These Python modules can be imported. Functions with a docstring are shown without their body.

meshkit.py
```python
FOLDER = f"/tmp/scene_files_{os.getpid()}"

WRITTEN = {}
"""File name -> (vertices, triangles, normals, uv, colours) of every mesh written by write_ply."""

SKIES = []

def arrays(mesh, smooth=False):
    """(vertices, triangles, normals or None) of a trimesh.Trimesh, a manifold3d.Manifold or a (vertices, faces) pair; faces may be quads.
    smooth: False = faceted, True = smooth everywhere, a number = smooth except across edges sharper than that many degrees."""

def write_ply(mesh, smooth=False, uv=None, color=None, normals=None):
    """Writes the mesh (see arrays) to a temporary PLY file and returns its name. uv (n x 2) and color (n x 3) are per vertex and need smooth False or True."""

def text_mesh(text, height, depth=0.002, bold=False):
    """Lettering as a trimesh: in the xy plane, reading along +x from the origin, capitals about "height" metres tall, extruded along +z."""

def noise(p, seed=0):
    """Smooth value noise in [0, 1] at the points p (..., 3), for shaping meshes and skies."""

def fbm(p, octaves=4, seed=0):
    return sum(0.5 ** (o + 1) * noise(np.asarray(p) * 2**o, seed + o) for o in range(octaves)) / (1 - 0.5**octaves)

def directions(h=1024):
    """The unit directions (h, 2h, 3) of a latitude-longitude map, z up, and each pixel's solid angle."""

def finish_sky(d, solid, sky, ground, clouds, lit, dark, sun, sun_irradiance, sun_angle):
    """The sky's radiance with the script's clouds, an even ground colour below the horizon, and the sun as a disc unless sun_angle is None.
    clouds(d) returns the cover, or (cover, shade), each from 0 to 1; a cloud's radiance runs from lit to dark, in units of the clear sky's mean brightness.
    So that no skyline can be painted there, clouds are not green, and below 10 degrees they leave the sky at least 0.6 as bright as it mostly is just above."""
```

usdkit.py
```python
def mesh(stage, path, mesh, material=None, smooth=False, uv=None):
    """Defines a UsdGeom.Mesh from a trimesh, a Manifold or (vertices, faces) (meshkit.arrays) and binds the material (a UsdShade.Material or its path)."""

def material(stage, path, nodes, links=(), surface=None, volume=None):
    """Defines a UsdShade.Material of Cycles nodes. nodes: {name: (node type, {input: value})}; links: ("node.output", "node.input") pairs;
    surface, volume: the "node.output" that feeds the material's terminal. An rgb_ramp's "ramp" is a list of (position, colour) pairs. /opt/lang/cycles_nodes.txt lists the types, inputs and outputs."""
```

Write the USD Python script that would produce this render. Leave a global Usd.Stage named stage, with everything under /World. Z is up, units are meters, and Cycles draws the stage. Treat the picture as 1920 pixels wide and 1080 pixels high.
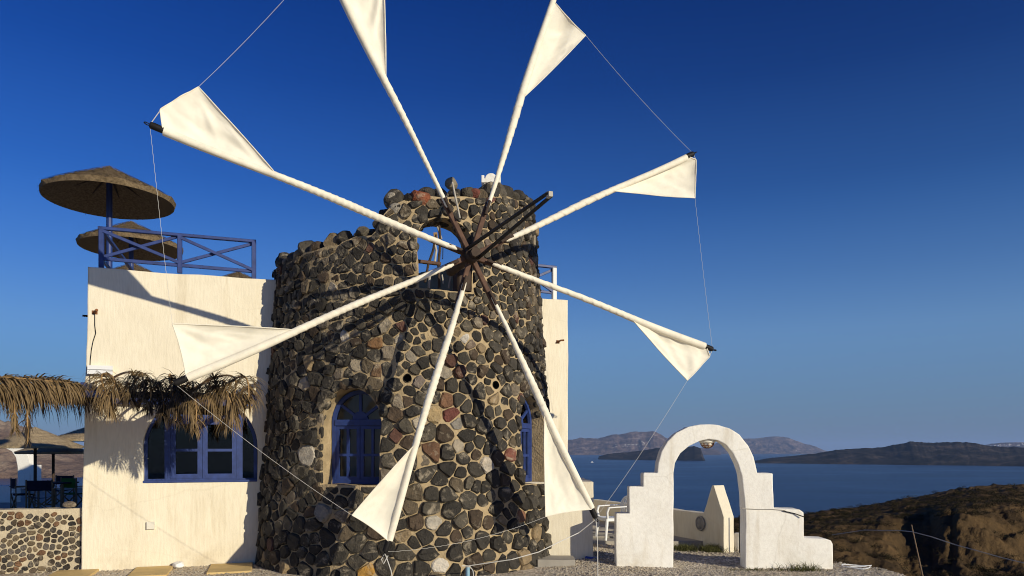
import math, random
import numpy as np, trimesh, manifold3d as m3
import shapely
from shapely.geometry import Polygon, Point, box as sbox, LineString
from shapely.ops import unary_union
from scipy.spatial import Voronoi
import usdkit, meshkit
from pxr import Usd, UsdGeom, UsdLux, UsdShade, Sdf, Gf, Vt

stage = Usd.Stage.CreateInMemory()
UsdGeom.SetStageUpAxis(stage, 'Z')
UsdGeom.SetStageMetersPerUnit(stage, 1.0)
UsdGeom.Xform.Define(stage, '/World')
UsdGeom.Scope.Define(stage, '/World/Looks')

# ------------------------------------------------------------------ camera
EYE = 1.9
F, CX, CY = 1414.35, 960.0, 846.0            # lens of the photograph in pixels of a 1920 wide picture
cam = UsdGeom.Camera.Define(stage, '/World/camera')
cam.CreateHorizontalApertureAttr(36.0)
cam.CreateVerticalApertureAttr(20.25)
cam.CreateFocalLengthAttr(36.0 * F / 1920)
cam.CreateVerticalApertureOffsetAttr((CY - 540) * 36.0 / 1920)
cam.CreateExposureAttr(0.0)
cam.CreateClippingRangeAttr(Gf.Vec2f(0.1, 150000))
cam.AddTranslateOp().Set(Gf.Vec3d(0, 0, EYE))
cam.AddRotateXOp().Set(90.0)

# ------------------------------------------------------------------ sky and sun
SUN_AZ, SUN_EL = math.radians(47.1), math.radians(16.3)   # azimuth to the right of straight behind the camera
SUN = np.array([math.sin(SUN_AZ) * math.cos(SUN_EL), -math.cos(SUN_AZ) * math.cos(SUN_EL), math.sin(SUN_EL)])
dome = UsdLux.DomeLight.Define(stage, '/World/sky')
skym = usdkit.material(stage, '/World/Looks/sky', {
    's': ('sky_texture', dict(sky_type='single_scattering', sun_disc=False, sun_elevation=SUN_EL,
                              sun_rotation=math.atan2(SUN[0], SUN[1]), altitude=100.0,
                              air_density=1.5, aerosol_density=.5, ozone_density=15.)),
    'g': ('gamma', dict(gamma=1.62)),                       # a deep, polarised afternoon blue overhead
    't': ('mix_color', dict(blend_type='multiply', fac=1., b=(.92, .90, .70), use_clamp=False)),
    'c': ('texture_coordinate', {}), 'z': ('separate_xyz', {}),
    'f': ('rgb_ramp', dict(ramp=[(0., (.52,) * 3), (.15, (.52,) * 3), (.22, (.33,) * 3), (.32, (.13,) * 3), (.43, (.03,) * 3), (.52, (0., 0., 0.))])),
    'h': ('rgb_ramp', dict(ramp=[(0., (4.9, 6.4, 9.6)), (.13, (4.55, 8.1, 13.2)), (.30, (2.6, 7.0, 15.)), (1., (2.6, 7.0, 15.))])),   # sea haze low in the sky
    'm': ('mix_color', dict(blend_type='mix', use_clamp=False, use_clamp_result=False)),
    'b': ('background_shader', dict(strength=0.0505))},
    [('s.color', 'g.color'), ('g.color', 't.a'), ('c.generated', 'z.vector'), ('z.z', 'f.fac'), ('z.z', 'h.fac'),
     ('f.color', 'm.fac'), ('t.result', 'm.a'), ('h.color', 'm.b'), ('m.result', 'b.color')], surface='b.background')
UsdShade.MaterialBindingAPI.Apply(dome.GetPrim()).Bind(skym)
sun = UsdLux.DistantLight.Define(stage, '/World/sun')
sun.CreateNormalizeAttr(True)
sun.CreateIntensityAttr(1.14)
sun.CreateAngleAttr(0.5)
sun.CreateColorAttr(Gf.Vec3f(1.0, 0.905, 0.70))
_z = Gf.Vec3d(*map(float, SUN)); _x = Gf.Cross(Gf.Vec3d(0, 0, 1), _z).GetNormalized(); _y = Gf.Cross(_z, _x)
sun.AddTransformOp().Set(Gf.Matrix4d(*_x, 0, *_y, 0, *_z, 0, 0, 0, 50, 1))

# ------------------------------------------------------------------ helpers
rng = np.random.default_rng(7)
random.seed(7)
V = lambda *a: np.array(a, float)
unit = lambda v: np.asarray(v, float) / np.linalg.norm(v)
CAM = V(0, 0, EYE)


def ray(x, y):
    return V((x - CX) / F, 1, (CY - y) / F)


def at(x, y, d):
    return CAM + ray(x, y) * d


def on_plane(x, y, p0, n):
    r = ray(x, y)
    return CAM + r * (((np.asarray(p0) - CAM) @ n) / (r @ n))


_used = {}
ORIGIN = {}


def fresh(parent, name):
    key = (parent, name)
    k = _used.get(key, 0)
    _used[key] = k + 1
    return f'{parent}/{name}' + (f'_{k:03d}' if k else '')


def keys(prim, label=None, cat=None, group=None, kind=None):
    for k, v in (('label', label), ('category', cat), ('group', group), ('kind', kind)):
        if v:
            prim.SetCustomDataByKey(k, v)
    return prim


def thing(name, label, cat, loc=(0, 0, 0), group=None, kind=None):
    p = fresh('/World', name)
    x = UsdGeom.Xform.Define(stage, p)
    x.AddTranslateOp().Set(Gf.Vec3d(*map(float, loc)))
    ORIGIN[p] = V(*loc)
    keys(x.GetPrim(), label, cat, group, kind)
    return p


def arr(mesh):
    if hasattr(mesh, 'to_mesh'):
        q = mesh.to_mesh()
        return np.array(q.vert_properties[:, :3], float), np.array(q.tri_verts)
    if isinstance(mesh, (tuple, list)):
        v, f = np.asarray(mesh[0], float), np.asarray(mesh[1], int)
        if f.shape[1] == 4:
            f = np.vstack([f[:, [0, 1, 2]], f[:, [0, 2, 3]]])
        return v, f
    return np.array(mesh.vertices), np.array(mesh.faces)


def obj(name, mesh, mat, parent='/World', smooth=False, tone=None, **kw):
    """One Mesh prim, given in world coordinates. tone: per vertex colours for materials that read them."""
    v, f = arr(mesh)
    v = v - ORIGIN.get(parent, 0)
    p = fresh(parent, name)
    if tone is not None and smooth not in (False, True):
        smooth = False
    m = usdkit.mesh(stage, p, trimesh.Trimesh(v, f, process=False), MAT[mat] if isinstance(mat, str) else mat, smooth=smooth)
    if tone is not None:
        tone = np.asarray(tone, np.float32)
        if tone.ndim == 1:
            tone = np.tile(tone, (len(v), 1))
        UsdGeom.PrimvarsAPI(m).CreatePrimvar('tone', Sdf.ValueTypeNames.Color3fArray, 'vertex').Set(Vt.Vec3fArray.FromNumpy(tone))
    m.CreateDoubleSidedAttr(True)
    ORIGIN[p] = ORIGIN.get(parent, V(0, 0, 0))
    keys(m.GetPrim(), **kw)
    return p


def dup(src, loc, rotz, label, group=None, tilt=0):
    name = src.rsplit('/', 1)[1]
    was = stage.GetPrimAtPath(src)
    p = fresh('/World', name)
    x = UsdGeom.Xform.Define(stage, p)
    pr = x.GetPrim()
    pr.GetReferences().AddInternalReference(src)
    pr.SetInstanceable(True)
    x.ClearXformOpOrder()
    x.GetTranslateOp() if False else None
    t = pr.GetAttribute('xformOp:translate')
    t.Set(Gf.Vec3d(*map(float, loc)))
    r = x.AddRotateZOp()
    r.Set(float(rotz))
    x.SetXformOpOrder([UsdGeom.XformOp(t), r])
    cd = was.GetCustomData()
    keys(pr, label, cd.get('category'), group or cd.get('group'))
    return p


def join(ms):
    vs, fs, n = [], [], 0
    for m in ms:
        v, f = arr(m)
        vs.append(v); fs.append(f + n); n += len(v)
    return np.vstack(vs), np.vstack(fs)


def frame3(d, up=(0, 0, 1)):
    d = unit(d)
    up = V(*up)
    if abs(d @ up) > .98:
        up = V(0, 1, 0)
    a = unit(np.cross(up, d))
    return a, np.cross(d, a), d


def tube(pts, r, n=8, cap=True):
    """Round rod along pts; r a number or one per point."""
    pts = np.asarray(pts, float)
    r = np.broadcast_to(np.asarray(r, float), len(pts))
    d = np.gradient(pts, axis=0)
    a0, b0, _ = frame3(d[0])
    V_, k = [], np.arange(n) * 2 * np.pi / n
    for p, t, rr in zip(pts, d, r):
        t = unit(t)
        a0 = unit(a0 - t * (a0 @ t)); b0 = np.cross(t, a0)
        V_.append(p + rr * (np.cos(k)[:, None] * a0 + np.sin(k)[:, None] * b0))
    v = np.vstack(V_)
    f = []
    for i in range(len(pts) - 1):
        for j in range(n):
            q = (j + 1) % n
            f += [[i * n + j, i * n + q, (i + 1) * n + q], [i * n + j, (i + 1) * n + q, (i + 1) * n + j]]
    if cap:
        e = len(v)
        v = np.vstack([v, pts[:1], pts[-1:]])
        l = (len(pts) - 1) * n
        for j in range(n):
            q = (j + 1) % n
            f += [[e, q, j], [e + 1, l + j, l + q]]
    return v, np.array(f)


def bar(a, b, w, h=None, up=(0, 0, 1), ch=.12):
    """Straight timber from a to b with chamfered edges; w across, h along up."""
    h = h or w
    a, b = V(*a), V(*b)
    x, y, d = frame3(b - a, up)
    c = min(w, h) * ch
    pr = [(w / 2 - c, -h / 2), (w / 2, -h / 2 + c), (w / 2, h / 2 - c), (w / 2 - c, h / 2), (-w / 2 + c, h / 2), (-w / 2, h / 2 - c), (-w / 2, -h / 2 + c), (-w / 2 + c, -h / 2)]
    v = [a + x * p + y * q for p, q in pr] + [b + x * p + y * q for p, q in pr]
    f = []
    for j in range(8):
        q = (j + 1) % 8
        f += [[j, q, q + 8], [j, q + 8, j + 8]]
    for j in range(1, 7):
        f += [[0, j + 1, j], [8, 8 + j, 9 + j]]
    return np.array(v), np.array(f)


def boxm(x0, x1, y0, y1, z0, z1):
    m = trimesh.creation.box([x1 - x0, y1 - y0, z1 - z0])
    m.apply_translation([(x0 + x1) / 2, (y0 + y1) / 2, (z0 + z1) / 2])
    return m


def rough(man, length, amp, scale, seed=0, ch=None):
    """Refines a Manifold and pushes its vertices about, as hand-laid plaster."""
    man = man.refine_to_length(length)
    v, f = arr(man)
    d = np.stack([meshkit.fbm(v * scale + 17.3 * k, 3, seed + k) - .5 for k in range(3)], 1)
    return v + 2 * amp * d, f


def prism(poly, origin, ux, uz, un, t0, t1):
    """Shapely polygon in (u, z) of a plane, pushed from t0 to t1 along un, as a Manifold."""
    polys = [poly] if poly.geom_type == 'Polygon' else list(poly.geoms)
    out = None
    for p in polys:
        m = trimesh.creation.extrude_polygon(p, t1 - t0, engine='earcut')
        v = np.array(m.vertices)
        w = V(*origin) + v[:, :1] * ux + v[:, 1:2] * uz + (v[:, 2:3] + t0) * un
        fc = np.array(m.faces)
        if np.linalg.det(np.stack([ux, uz, un])) < 0:
            fc = fc[:, ::-1]
        man = m3.Manifold(m3.Mesh(np.asarray(w, np.float32), np.asarray(fc, np.uint32)))
        out = man if out is None else out + man
    return out


def arch_poly(x0, x1, z0, zs, zt, n=20):
    a = np.linspace(0, np.pi, n)
    return Polygon([(x0, z0), (x1, z0)] + [((x0 + x1) / 2 + (x1 - x0) / 2 * math.cos(t), zs + (zt - zs) * math.sin(t)) for t in a])


UP = V(0, 0, 1)

# ------------------------------------------------------------------ materials
MAT = {}


def mat(name, base, rough_=.7, var=.15, scale=3., bump=.3, bscale=30., dist=.01, spec=.3, ramp=None, stretch=None, bevel=0, trans=0, metal=0, bdetail=6, perisland=0):
    """Principled material whose colour wanders by noise around base and whose surface has fine relief."""
    b = np.array(base, float)
    n = {'g': ('geometry', {}), 'n': ('noise_texture', dict(scale=scale, detail=6., roughness=.6)),
         'r': ('rgb_ramp', dict(ramp=ramp or [(.25, tuple(b * (1 - var))), (.5, tuple(b)), (.78, tuple(np.minimum(b * (1 + var), .95)))])),
         'n2': ('noise_texture', dict(scale=bscale, detail=float(bdetail), roughness=.6)),
         'b': ('bump', dict(strength=bump, distance=dist)),
         'p': ('principled_bsdf', dict(roughness=rough_, specular_ior_level=spec, metallic=metal))}
    l = [('n.fac', 'r.fac'), ('n2.fac', 'b.height'), ('b.normal', 'p.normal')]
    if stretch:
        n['m'] = ('mapping', dict(scale=tuple(stretch)))
        l += [('g.position', 'm.vector'), ('m.vector', 'n.vector'), ('m.vector', 'n2.vector')]
    else:
        l += [('g.position', 'n.vector'), ('g.position', 'n2.vector')]
    col = 'r.color'
    if perisland:
        n['pi'] = ('map_range', dict(from_min=0., from_max=1., to_min=1 - perisland, to_max=1 + perisland))
        n['hs'] = ('hsv', dict())
        l += [('g.random_per_island', 'pi.value'), ('pi.result', 'hs.value'), (col, 'hs.color')]
        col = 'hs.color'
    l.append((col, 'p.base_color'))
    if bevel:
        n['bv'] = ('bevel', dict(radius=bevel, samples=6))
        l.append(('bv.bevel', 'b.normal'))
    surf = 'p.BSDF'
    if trans:
        n['t'] = ('translucent_bsdf', {})
        n['mx'] = ('mix_closure', dict(fac=trans))
        l += [(col, 't.color'), ('p.BSDF', 'mx.closure1'), ('t.BSDF', 'mx.closure2'), ('b.normal', 't.normal')]
        surf = 'mx.closure'
    MAT[name] = usdkit.material(stage, '/World/Looks/' + name, n, l, surface=surf)


mat('canvas', (.84, .79, .66), .85, .11, 3.5, .25, 260, .002, .15, trans=.10)
mat('rolled_canvas', (.80, .74, .60), .8, .14, 7, .5, 90, .006, .2)
mat('timber', (.05, .032, .022), .75, .5, 8, .6, 60, .006, .3)
mat('rusty_timber', (.10, .053, .034), .75, .5, 9, .6, 60, .006, .3)
mat('black_iron', (.011, .010, .010), .6, .4, 20, .2, 80, .003, .2)
mat('grey_stick', (.42, .39, .33), .8, .25, 12, .4, 80, .004)
mat('blue_paint', (.020, .042, .165), .5, .35, 9, .3, 60, .003, .45)
mat('white_plastic', (.78, .78, .77), .35, .04, 5, .05, 40, .002, .5)
mat('white_paint', (.78, .77, .74), .6, .06, 5, .2, 40, .003, .3)
mat('rope', (.60, .58, .53), .8, .1, 40, .2, 200, .002)
mat('thatch', (.31, .225, .13), .9, .6, 26, 1., 70, .02, .1, perisland=.4)
mat('straw', (.58, .45, .28), .9, .4, 20, .8, 60, .015, .1, perisland=.35)
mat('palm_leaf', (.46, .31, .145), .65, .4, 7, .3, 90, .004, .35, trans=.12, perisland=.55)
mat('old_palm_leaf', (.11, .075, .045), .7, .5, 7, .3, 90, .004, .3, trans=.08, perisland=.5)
mat('palm_stalk', (.36, .22, .09), .6, .3, 9, .3, 60, .004, .35)
mat('navy_fabric', (.016, .018, .032), .9, .2, 30, .2, 200, .002, .1)
mat('chair_wood', (.17, .105, .055), .6, .3, 14, .3, 70, .003, .3)
mat('green_fabric', (.04, .13, .03), .9, .2, 30, .2, 200, .002, .1)
mat('sandy_slab', (.62, .45, .20), .85, .16, 5, .45, 60, .008, .2, bevel=.012)
mat('concrete', (.36, .33, .28), .9, .18, 2.5, .5, 50, .006, .2, bevel=.015)
mat('blue_plastic', (.02, .06, .32), .3, .1, 20, .05, 30, .002, .5)
mat('pale_blue_pipe', (.22, .38, .48), .5, .15, 20, .1, 60, .002, .4)
mat('rust', (.22, .09, .035), .85, .5, 40, .5, 90, .004, .2)
mat('pvc', (.70, .66, .56), .4, .05, 9, .05, 40, .002, .45)
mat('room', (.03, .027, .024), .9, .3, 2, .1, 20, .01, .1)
mat('pebble', (.74, .64, .50), .9, .35, 30, .3, 90, .004, .2, perisland=.5)
mat('dry_grass', (.20, .20, .07), .8, .5, 6, .1, 40, .004, .2, trans=.2, perisland=.5)
mat('scrub', (.060, .050, .024), .9, .5, 1.5, .3, 30, .02, .1, perisland=.5)
mat('lit_house', (.75, .74, .72), .8, .05, .01, .0, 1, .01, .1)


def plaster(name, base, streak=(9, 9, 1.2), stain=(.50, .40, .24), crack=.22, relief=.55):
    """Roughcast lime render: fine comb marks, soft stains and run marks, hairline cracks, a damp mark by the ground."""
    n = {'g': ('geometry', {}), 'm': ('mapping', dict(scale=streak)), 'ms': ('mapping', dict(scale=(3.2, 3.2, .35))),
         'n': ('noise_texture', dict(scale=4., detail=7., roughness=.65)), 'n1': ('noise_texture', dict(scale=1.7, detail=8., roughness=.65)),
         'ns': ('noise_texture', dict(scale=1.5, detail=6., roughness=.6)), 'rs': ('rgb_ramp', dict(ramp=[(.56, (0, 0, 0)), (.75, (.46, .46, .46))])),
         'n3': ('noise_texture', dict(scale=48., detail=4., roughness=.65)), 'r1': ('rgb_ramp', dict(ramp=[(.46, (0, 0, 0)), (.72, (1, 1, 1))])),
         'x': ('separate_xyz', {}), 'zr': ('map_range', dict(from_min=.02, from_max=.65, to_min=.62, to_max=.10, clamp=True)),
         'mu': ('math', dict(math_type='multiply')), 'mx': ('math', dict(math_type='maximum')), 'mc': ('mix_color', dict(blend_type='mix', a=tuple(base), b=tuple(stain))),
         'nd': ('noise_texture', dict(scale=2.5, detail=4.)), 'md': ('mix_vector', dict(fac=.12)), 'v': ('voronoi_texture', dict(feature='distance_to_edge', scale=.55)),
         'rc': ('rgb_ramp', dict(ramp=[(0., (.72, .70, .66)), (.0035, (.95, .95, .94)), (.006, (1., 1., 1.))])),
         'r2': ('rgb_ramp', dict(ramp=[(.3, (.905, .895, .88)), (.6, (1.0, 1.0, 1.0))])), 'm2': ('mix_color', dict(blend_type='multiply', fac=1.)), 'm3': ('mix_color', dict(blend_type='multiply', fac=crack)),
         'ad': ('math', dict(math_type='multiply_add', value2=.6)),
         'bv': ('bevel', dict(radius=.03, samples=6)), 'b': ('bump', dict(strength=relief, distance=.008)),
         'p': ('principled_bsdf', dict(roughness=.9, specular_ior_level=.2))}
    l = [('g.position', 'm.vector'), ('m.vector', 'n.vector'), ('g.position', 'n1.vector'), ('g.position', 'n3.vector'), ('n1.fac', 'r1.fac'), ('g.position', 'ms.vector'), ('ms.vector', 'ns.vector'), ('ns.fac', 'rs.fac'),
         ('g.position', 'x.vector'), ('x.z', 'zr.value'), ('r1.color', 'mu.value1'), ('zr.result', 'mu.value2'), ('mu.value', 'mx.value1'), ('rs.color', 'mx.value2'), ('mx.value', 'mc.fac'),
         ('g.position', 'nd.vector'), ('g.position', 'md.a'), ('nd.color', 'md.b'), ('md.result', 'v.vector'), ('v.distance', 'rc.fac'),
         ('n.fac', 'r2.fac'), ('mc.result', 'm2.a'), ('r2.color', 'm2.b'), ('m2.result', 'm3.a'), ('rc.color', 'm3.b'), ('m3.result', 'p.base_color'),
         ('n3.fac', 'ad.value1'), ('n.fac', 'ad.value3'), ('ad.value', 'b.height'), ('bv.bevel', 'b.normal'), ('b.normal', 'p.normal')]
    MAT[name] = usdkit.material(stage, '/World/Looks/' + name, n, l, surface='p.BSDF')


plaster('cream_plaster', (.80, .725, .565))
plaster('white_plaster', (.90, .87, .79), streak=(5, 5, 4), crack=.45, relief=.5)

# stones: the tone of each one comes with its mesh; pits, pale lichen and chips from noise
MAT['stone'] = usdkit.material(stage, '/World/Looks/stone', {
    'a': ('attribute', dict(attribute='tone')), 'g': ('geometry', {}),
    'n': ('noise_texture', dict(scale=11., detail=8., roughness=.7)), 'n1': ('noise_texture', dict(scale=4.3, detail=9., roughness=.72, distortion=.6)),
    'r1': ('rgb_ramp', dict(ramp=[(.545, (0, 0, 0)), (.67, (.75, .75, .75))])),
    'r': ('rgb_ramp', dict(ramp=[(.25, (.45, .43, .42)), (.5, (1, 1, 1)), (.75, (1.45, 1.38, 1.3))])),
    'm': ('mix_color', dict(blend_type='multiply', fac=1., use_clamp=False)), 'mx': ('mix_color', dict(b=(.40, .335, .24))),
    'v': ('voronoi_texture', dict(scale=45., feature='f1')), 'n2': ('noise_texture', dict(scale=24., detail=10., roughness=.7)),
    'ad': ('math', dict(math_type='multiply_add', value2=.35)),
    'b': ('bump', dict(strength=.9, distance=.028)), 'p': ('principled_bsdf', dict(roughness=.82, specular_ior_level=.3))},
    [('g.position', 'n.vector'), ('g.position', 'n1.vector'), ('g.position', 'n2.vector'), ('g.position', 'v.vector'), ('n.fac', 'r.fac'), ('a.color', 'm.a'), ('r.color', 'm.b'),
     ('n1.fac', 'r1.fac'), ('r1.color', 'mx.fac'), ('m.result', 'mx.a'), ('mx.result', 'p.base_color'), ('v.distance', 'ad.value1'), ('n2.fac', 'ad.value3'),
     ('ad.value', 'b.height'), ('b.normal', 'p.normal')], surface='p.BSDF')
mat('mortar', (.40, .305, .18), .95, .32, 5, .9, 28, .03, .1, bdetail=9)
mat('pale_mortar', (.52, .44, .31), .95, .2, 5, .8, 40, .02, .1)

MAT['glass'] = usdkit.material(stage, '/World/Looks/glass', {
    'f': ('fresnel', dict(IOR=1.5)), 't': ('transparent_bsdf', dict(color=(.86, .88, .88))), 'g': ('glossy_bsdf', dict(color=(.55, .55, .55), roughness=.02)), 'm': ('mix_closure', {})},
    [('f.fac', 'm.fac'), ('t.BSDF', 'm.closure1'), ('g.BSDF', 'm.closure2')], surface='m.closure')
MAT['gravel_ground'] = usdkit.material(stage, '/World/Looks/gravel_ground', {
    'g': ('geometry', {}), 'v': ('voronoi_texture', dict(scale=26., randomness=1.)), 's': ('separate_color', {}),
    'r': ('rgb_ramp', dict(ramp=[(0., (.38, .31, .225)), (.35, (.68, .58, .44)), (.7, (.79, .69, .54)), (1., (.87, .80, .68))])),
    'n': ('noise_texture', dict(scale=1.4, detail=6., roughness=.6)), 'r2': ('rgb_ramp', dict(ramp=[(.3, (.7, .66, .6)), (.65, (1., 1., 1.))])),
    'm': ('mix_color', dict(blend_type='multiply', fac=1.)), 'b': ('bump', dict(strength=1., distance=.02, invert=True)),
    'p': ('principled_bsdf', dict(roughness=.95, specular_ior_level=.15))},
    [('g.position', 'v.vector'), ('g.position', 'n.vector'), ('v.color', 's.color'), ('s.r', 'r.fac'), ('n.fac', 'r2.fac'), ('r.color', 'm.a'), ('r2.color', 'm.b'), ('m.result', 'p.base_color'),
     ('v.distance', 'b.height'), ('b.normal', 'p.normal')], surface='p.BSDF')
MAT['sea'] = usdkit.material(stage, '/World/Looks/sea', {
    'g': ('geometry', {}), 'm': ('mapping', dict(scale=(.0018, .0032, 1.))), 'n': ('noise_texture', dict(scale=1., detail=5., roughness=.55, distortion=.4)),
    'r': ('rgb_ramp', dict(ramp=[(.38, (.003, .013, .052)), (.48, (.005, .020, .072)), (.54, (.009, .028, .088)), (.62, (.026, .058, .125))])),
    'n2': ('noise_texture', dict(scale=.25, detail=8., roughness=.62)), 'b': ('bump', dict(strength=.6, distance=1.5)),
    'p': ('principled_bsdf', dict(roughness=.3, specular_ior_level=.2, ior=1.33))},
    [('g.position', 'm.vector'), ('m.vector', 'n.vector'), ('n.fac', 'r.fac'), ('r.color', 'p.base_color'), ('g.position', 'n2.vector'), ('n2.fac', 'b.height'), ('b.normal', 'p.normal')], surface='p.BSDF')


def land(name, stops, scale, bump, bscale, dist, stretch=(1, 1, 1)):
    MAT[name] = usdkit.material(stage, '/World/Looks/' + name, {
        'g': ('geometry', {}), 'mp': ('mapping', dict(scale=stretch)), 'n': ('noise_texture', dict(scale=scale, detail=10., roughness=.68, distortion=.3)), 'r': ('rgb_ramp', dict(ramp=stops)),
        'n2': ('noise_texture', dict(scale=bscale, detail=9., roughness=.7)), 'b': ('bump', dict(strength=bump, distance=dist)),
        'p': ('principled_bsdf', dict(roughness=.95, specular_ior_level=.1))},
        [('g.position', 'mp.vector'), ('mp.vector', 'n.vector'), ('n.fac', 'r.fac'), ('r.color', 'p.base_color'), ('g.position', 'n2.vector'), ('n2.fac', 'b.height'), ('b.normal', 'p.normal')], surface='p.BSDF')


land('hill_soil', [(.3, (.046, .031, .018)), (.45, (.080, .052, .026)), (.57, (.12, .076, .035)), (.72, (.18, .11, .05))], .5, 1., 3., .3, (1, 1, .5))
land('island_rock', [(.36, (.05, .035, .03)), (.48, (.11, .075, .06)), (.58, (.20, .14, .115)), (.7, (.36, .29, .25))], .004, 1., .02, 25., (1, 1, 3))
land('lava_rock', [(.36, (.012, .012, .013)), (.5, (.03, .027, .026)), (.6, (.07, .055, .045)), (.72, (.15, .11, .085))], .006, 1., .03, 12., (1, 1, 1.5))
land('cliff_rock', [(.3, (.09, .06, .045)), (.48, (.22, .15, .11)), (.62, (.36, .27, .19)), (.75, (.5, .42, .32))], .004, 1., .02, 25., (1, 1, 2))


# ------------------------------------------------------------------ sea, islands, air
SEA = EYE - 80.0
xs = np.concatenate([-np.geomspace(60000, 50, 24), np.geomspace(50, 60000, 24)])
ys = np.concatenate([[-3000, -500], np.geomspace(60, 60000, 40)])
gx, gy = np.meshgrid(xs, ys, indexing='ij')


def grid_faces(nu, nv):
    i = np.arange(nu * nv).reshape(nu, nv)
    a, b, c, d = i[:-1, :-1].ravel(), i[1:, :-1].ravel(), i[1:, 1:].ravel(), i[:-1, 1:].ravel()
    return np.vstack([np.stack([a, b, c], 1), np.stack([a, c, d], 1)])


obj('sea', (np.stack([gx.ravel(), gy.ravel(), np.full(gx.size, SEA)], 1), grid_faces(*gx.shape)), 'sea', smooth=True, kind='structure')


def island(name, prof, d, deep, matname, seed, rid=.35, nu=260, nv=60, **kw):
    """Land rising from the sea: prof is the skyline in the photograph's pixels, d its distance; ravines come from ridged noise."""
    prof = np.array(prof, float)
    px = np.linspace(prof[0, 0], prof[-1, 0], nu)
    top = np.interp(px, prof[:, 0], prof[:, 1])
    dd = np.interp(px, [prof[0, 0], prof[-1, 0]], d) if np.ndim(d) else np.full(nu, d)
    s = np.linspace(-1, 1, nv)
    pts = np.zeros((nu, nv, 3))
    for j, sj in enumerate(s):
        dist = dd + deep * (sj + .15)
        X = (px - CX) / F * (dd + deep * .15 * 0 + deep * (sj + .15) * .9)
        pts[:, j, 0], pts[:, j, 1] = X, dist
    H = EYE + (CY - top) / F * (dd + deep * .15) - SEA
    H = H * (1 + .11 * (meshkit.fbm(np.stack([px / 14., 0 * px, 0 * px + seed], 1), 4, seed) - .5))
    q = pts * V(1, 1, 0) / deep
    n1 = meshkit.fbm(q * 3.1 + seed, 5, seed)
    rg = 1 - np.abs(2 * meshkit.fbm(q * V(5.5, 2.2, 1) + 9.1 * seed, 4, seed + 3) - 1)
    sh = np.clip(1 - np.abs(s), 0, 1)[None] ** .62
    sh = np.where(s[None] > 0, sh, sh)
    z = H[:, None] * sh * (1 - rid * (1 - sh) * 1.6 * rg) + H.mean() * .10 * (n1 - .5) * (sh > .05) * np.clip(H[:, None] / H.mean(), 0, 1)
    z += H.mean() * .07 * (meshkit.fbm(q * 17 + seed, 4, seed) - .5) * np.clip(H[:, None] / H.mean(), 0, 1)
    z[:, 0] = z[:, -1] = -6
    z[0] = np.minimum(z[0], 0); z[-1] = np.minimum(z[-1], 0)
    pts[..., 2] = z + SEA
    return obj(name, (pts.reshape(-1, 3), grid_faces(nu, nv)), matname, smooth=True, **kw), pts


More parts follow.
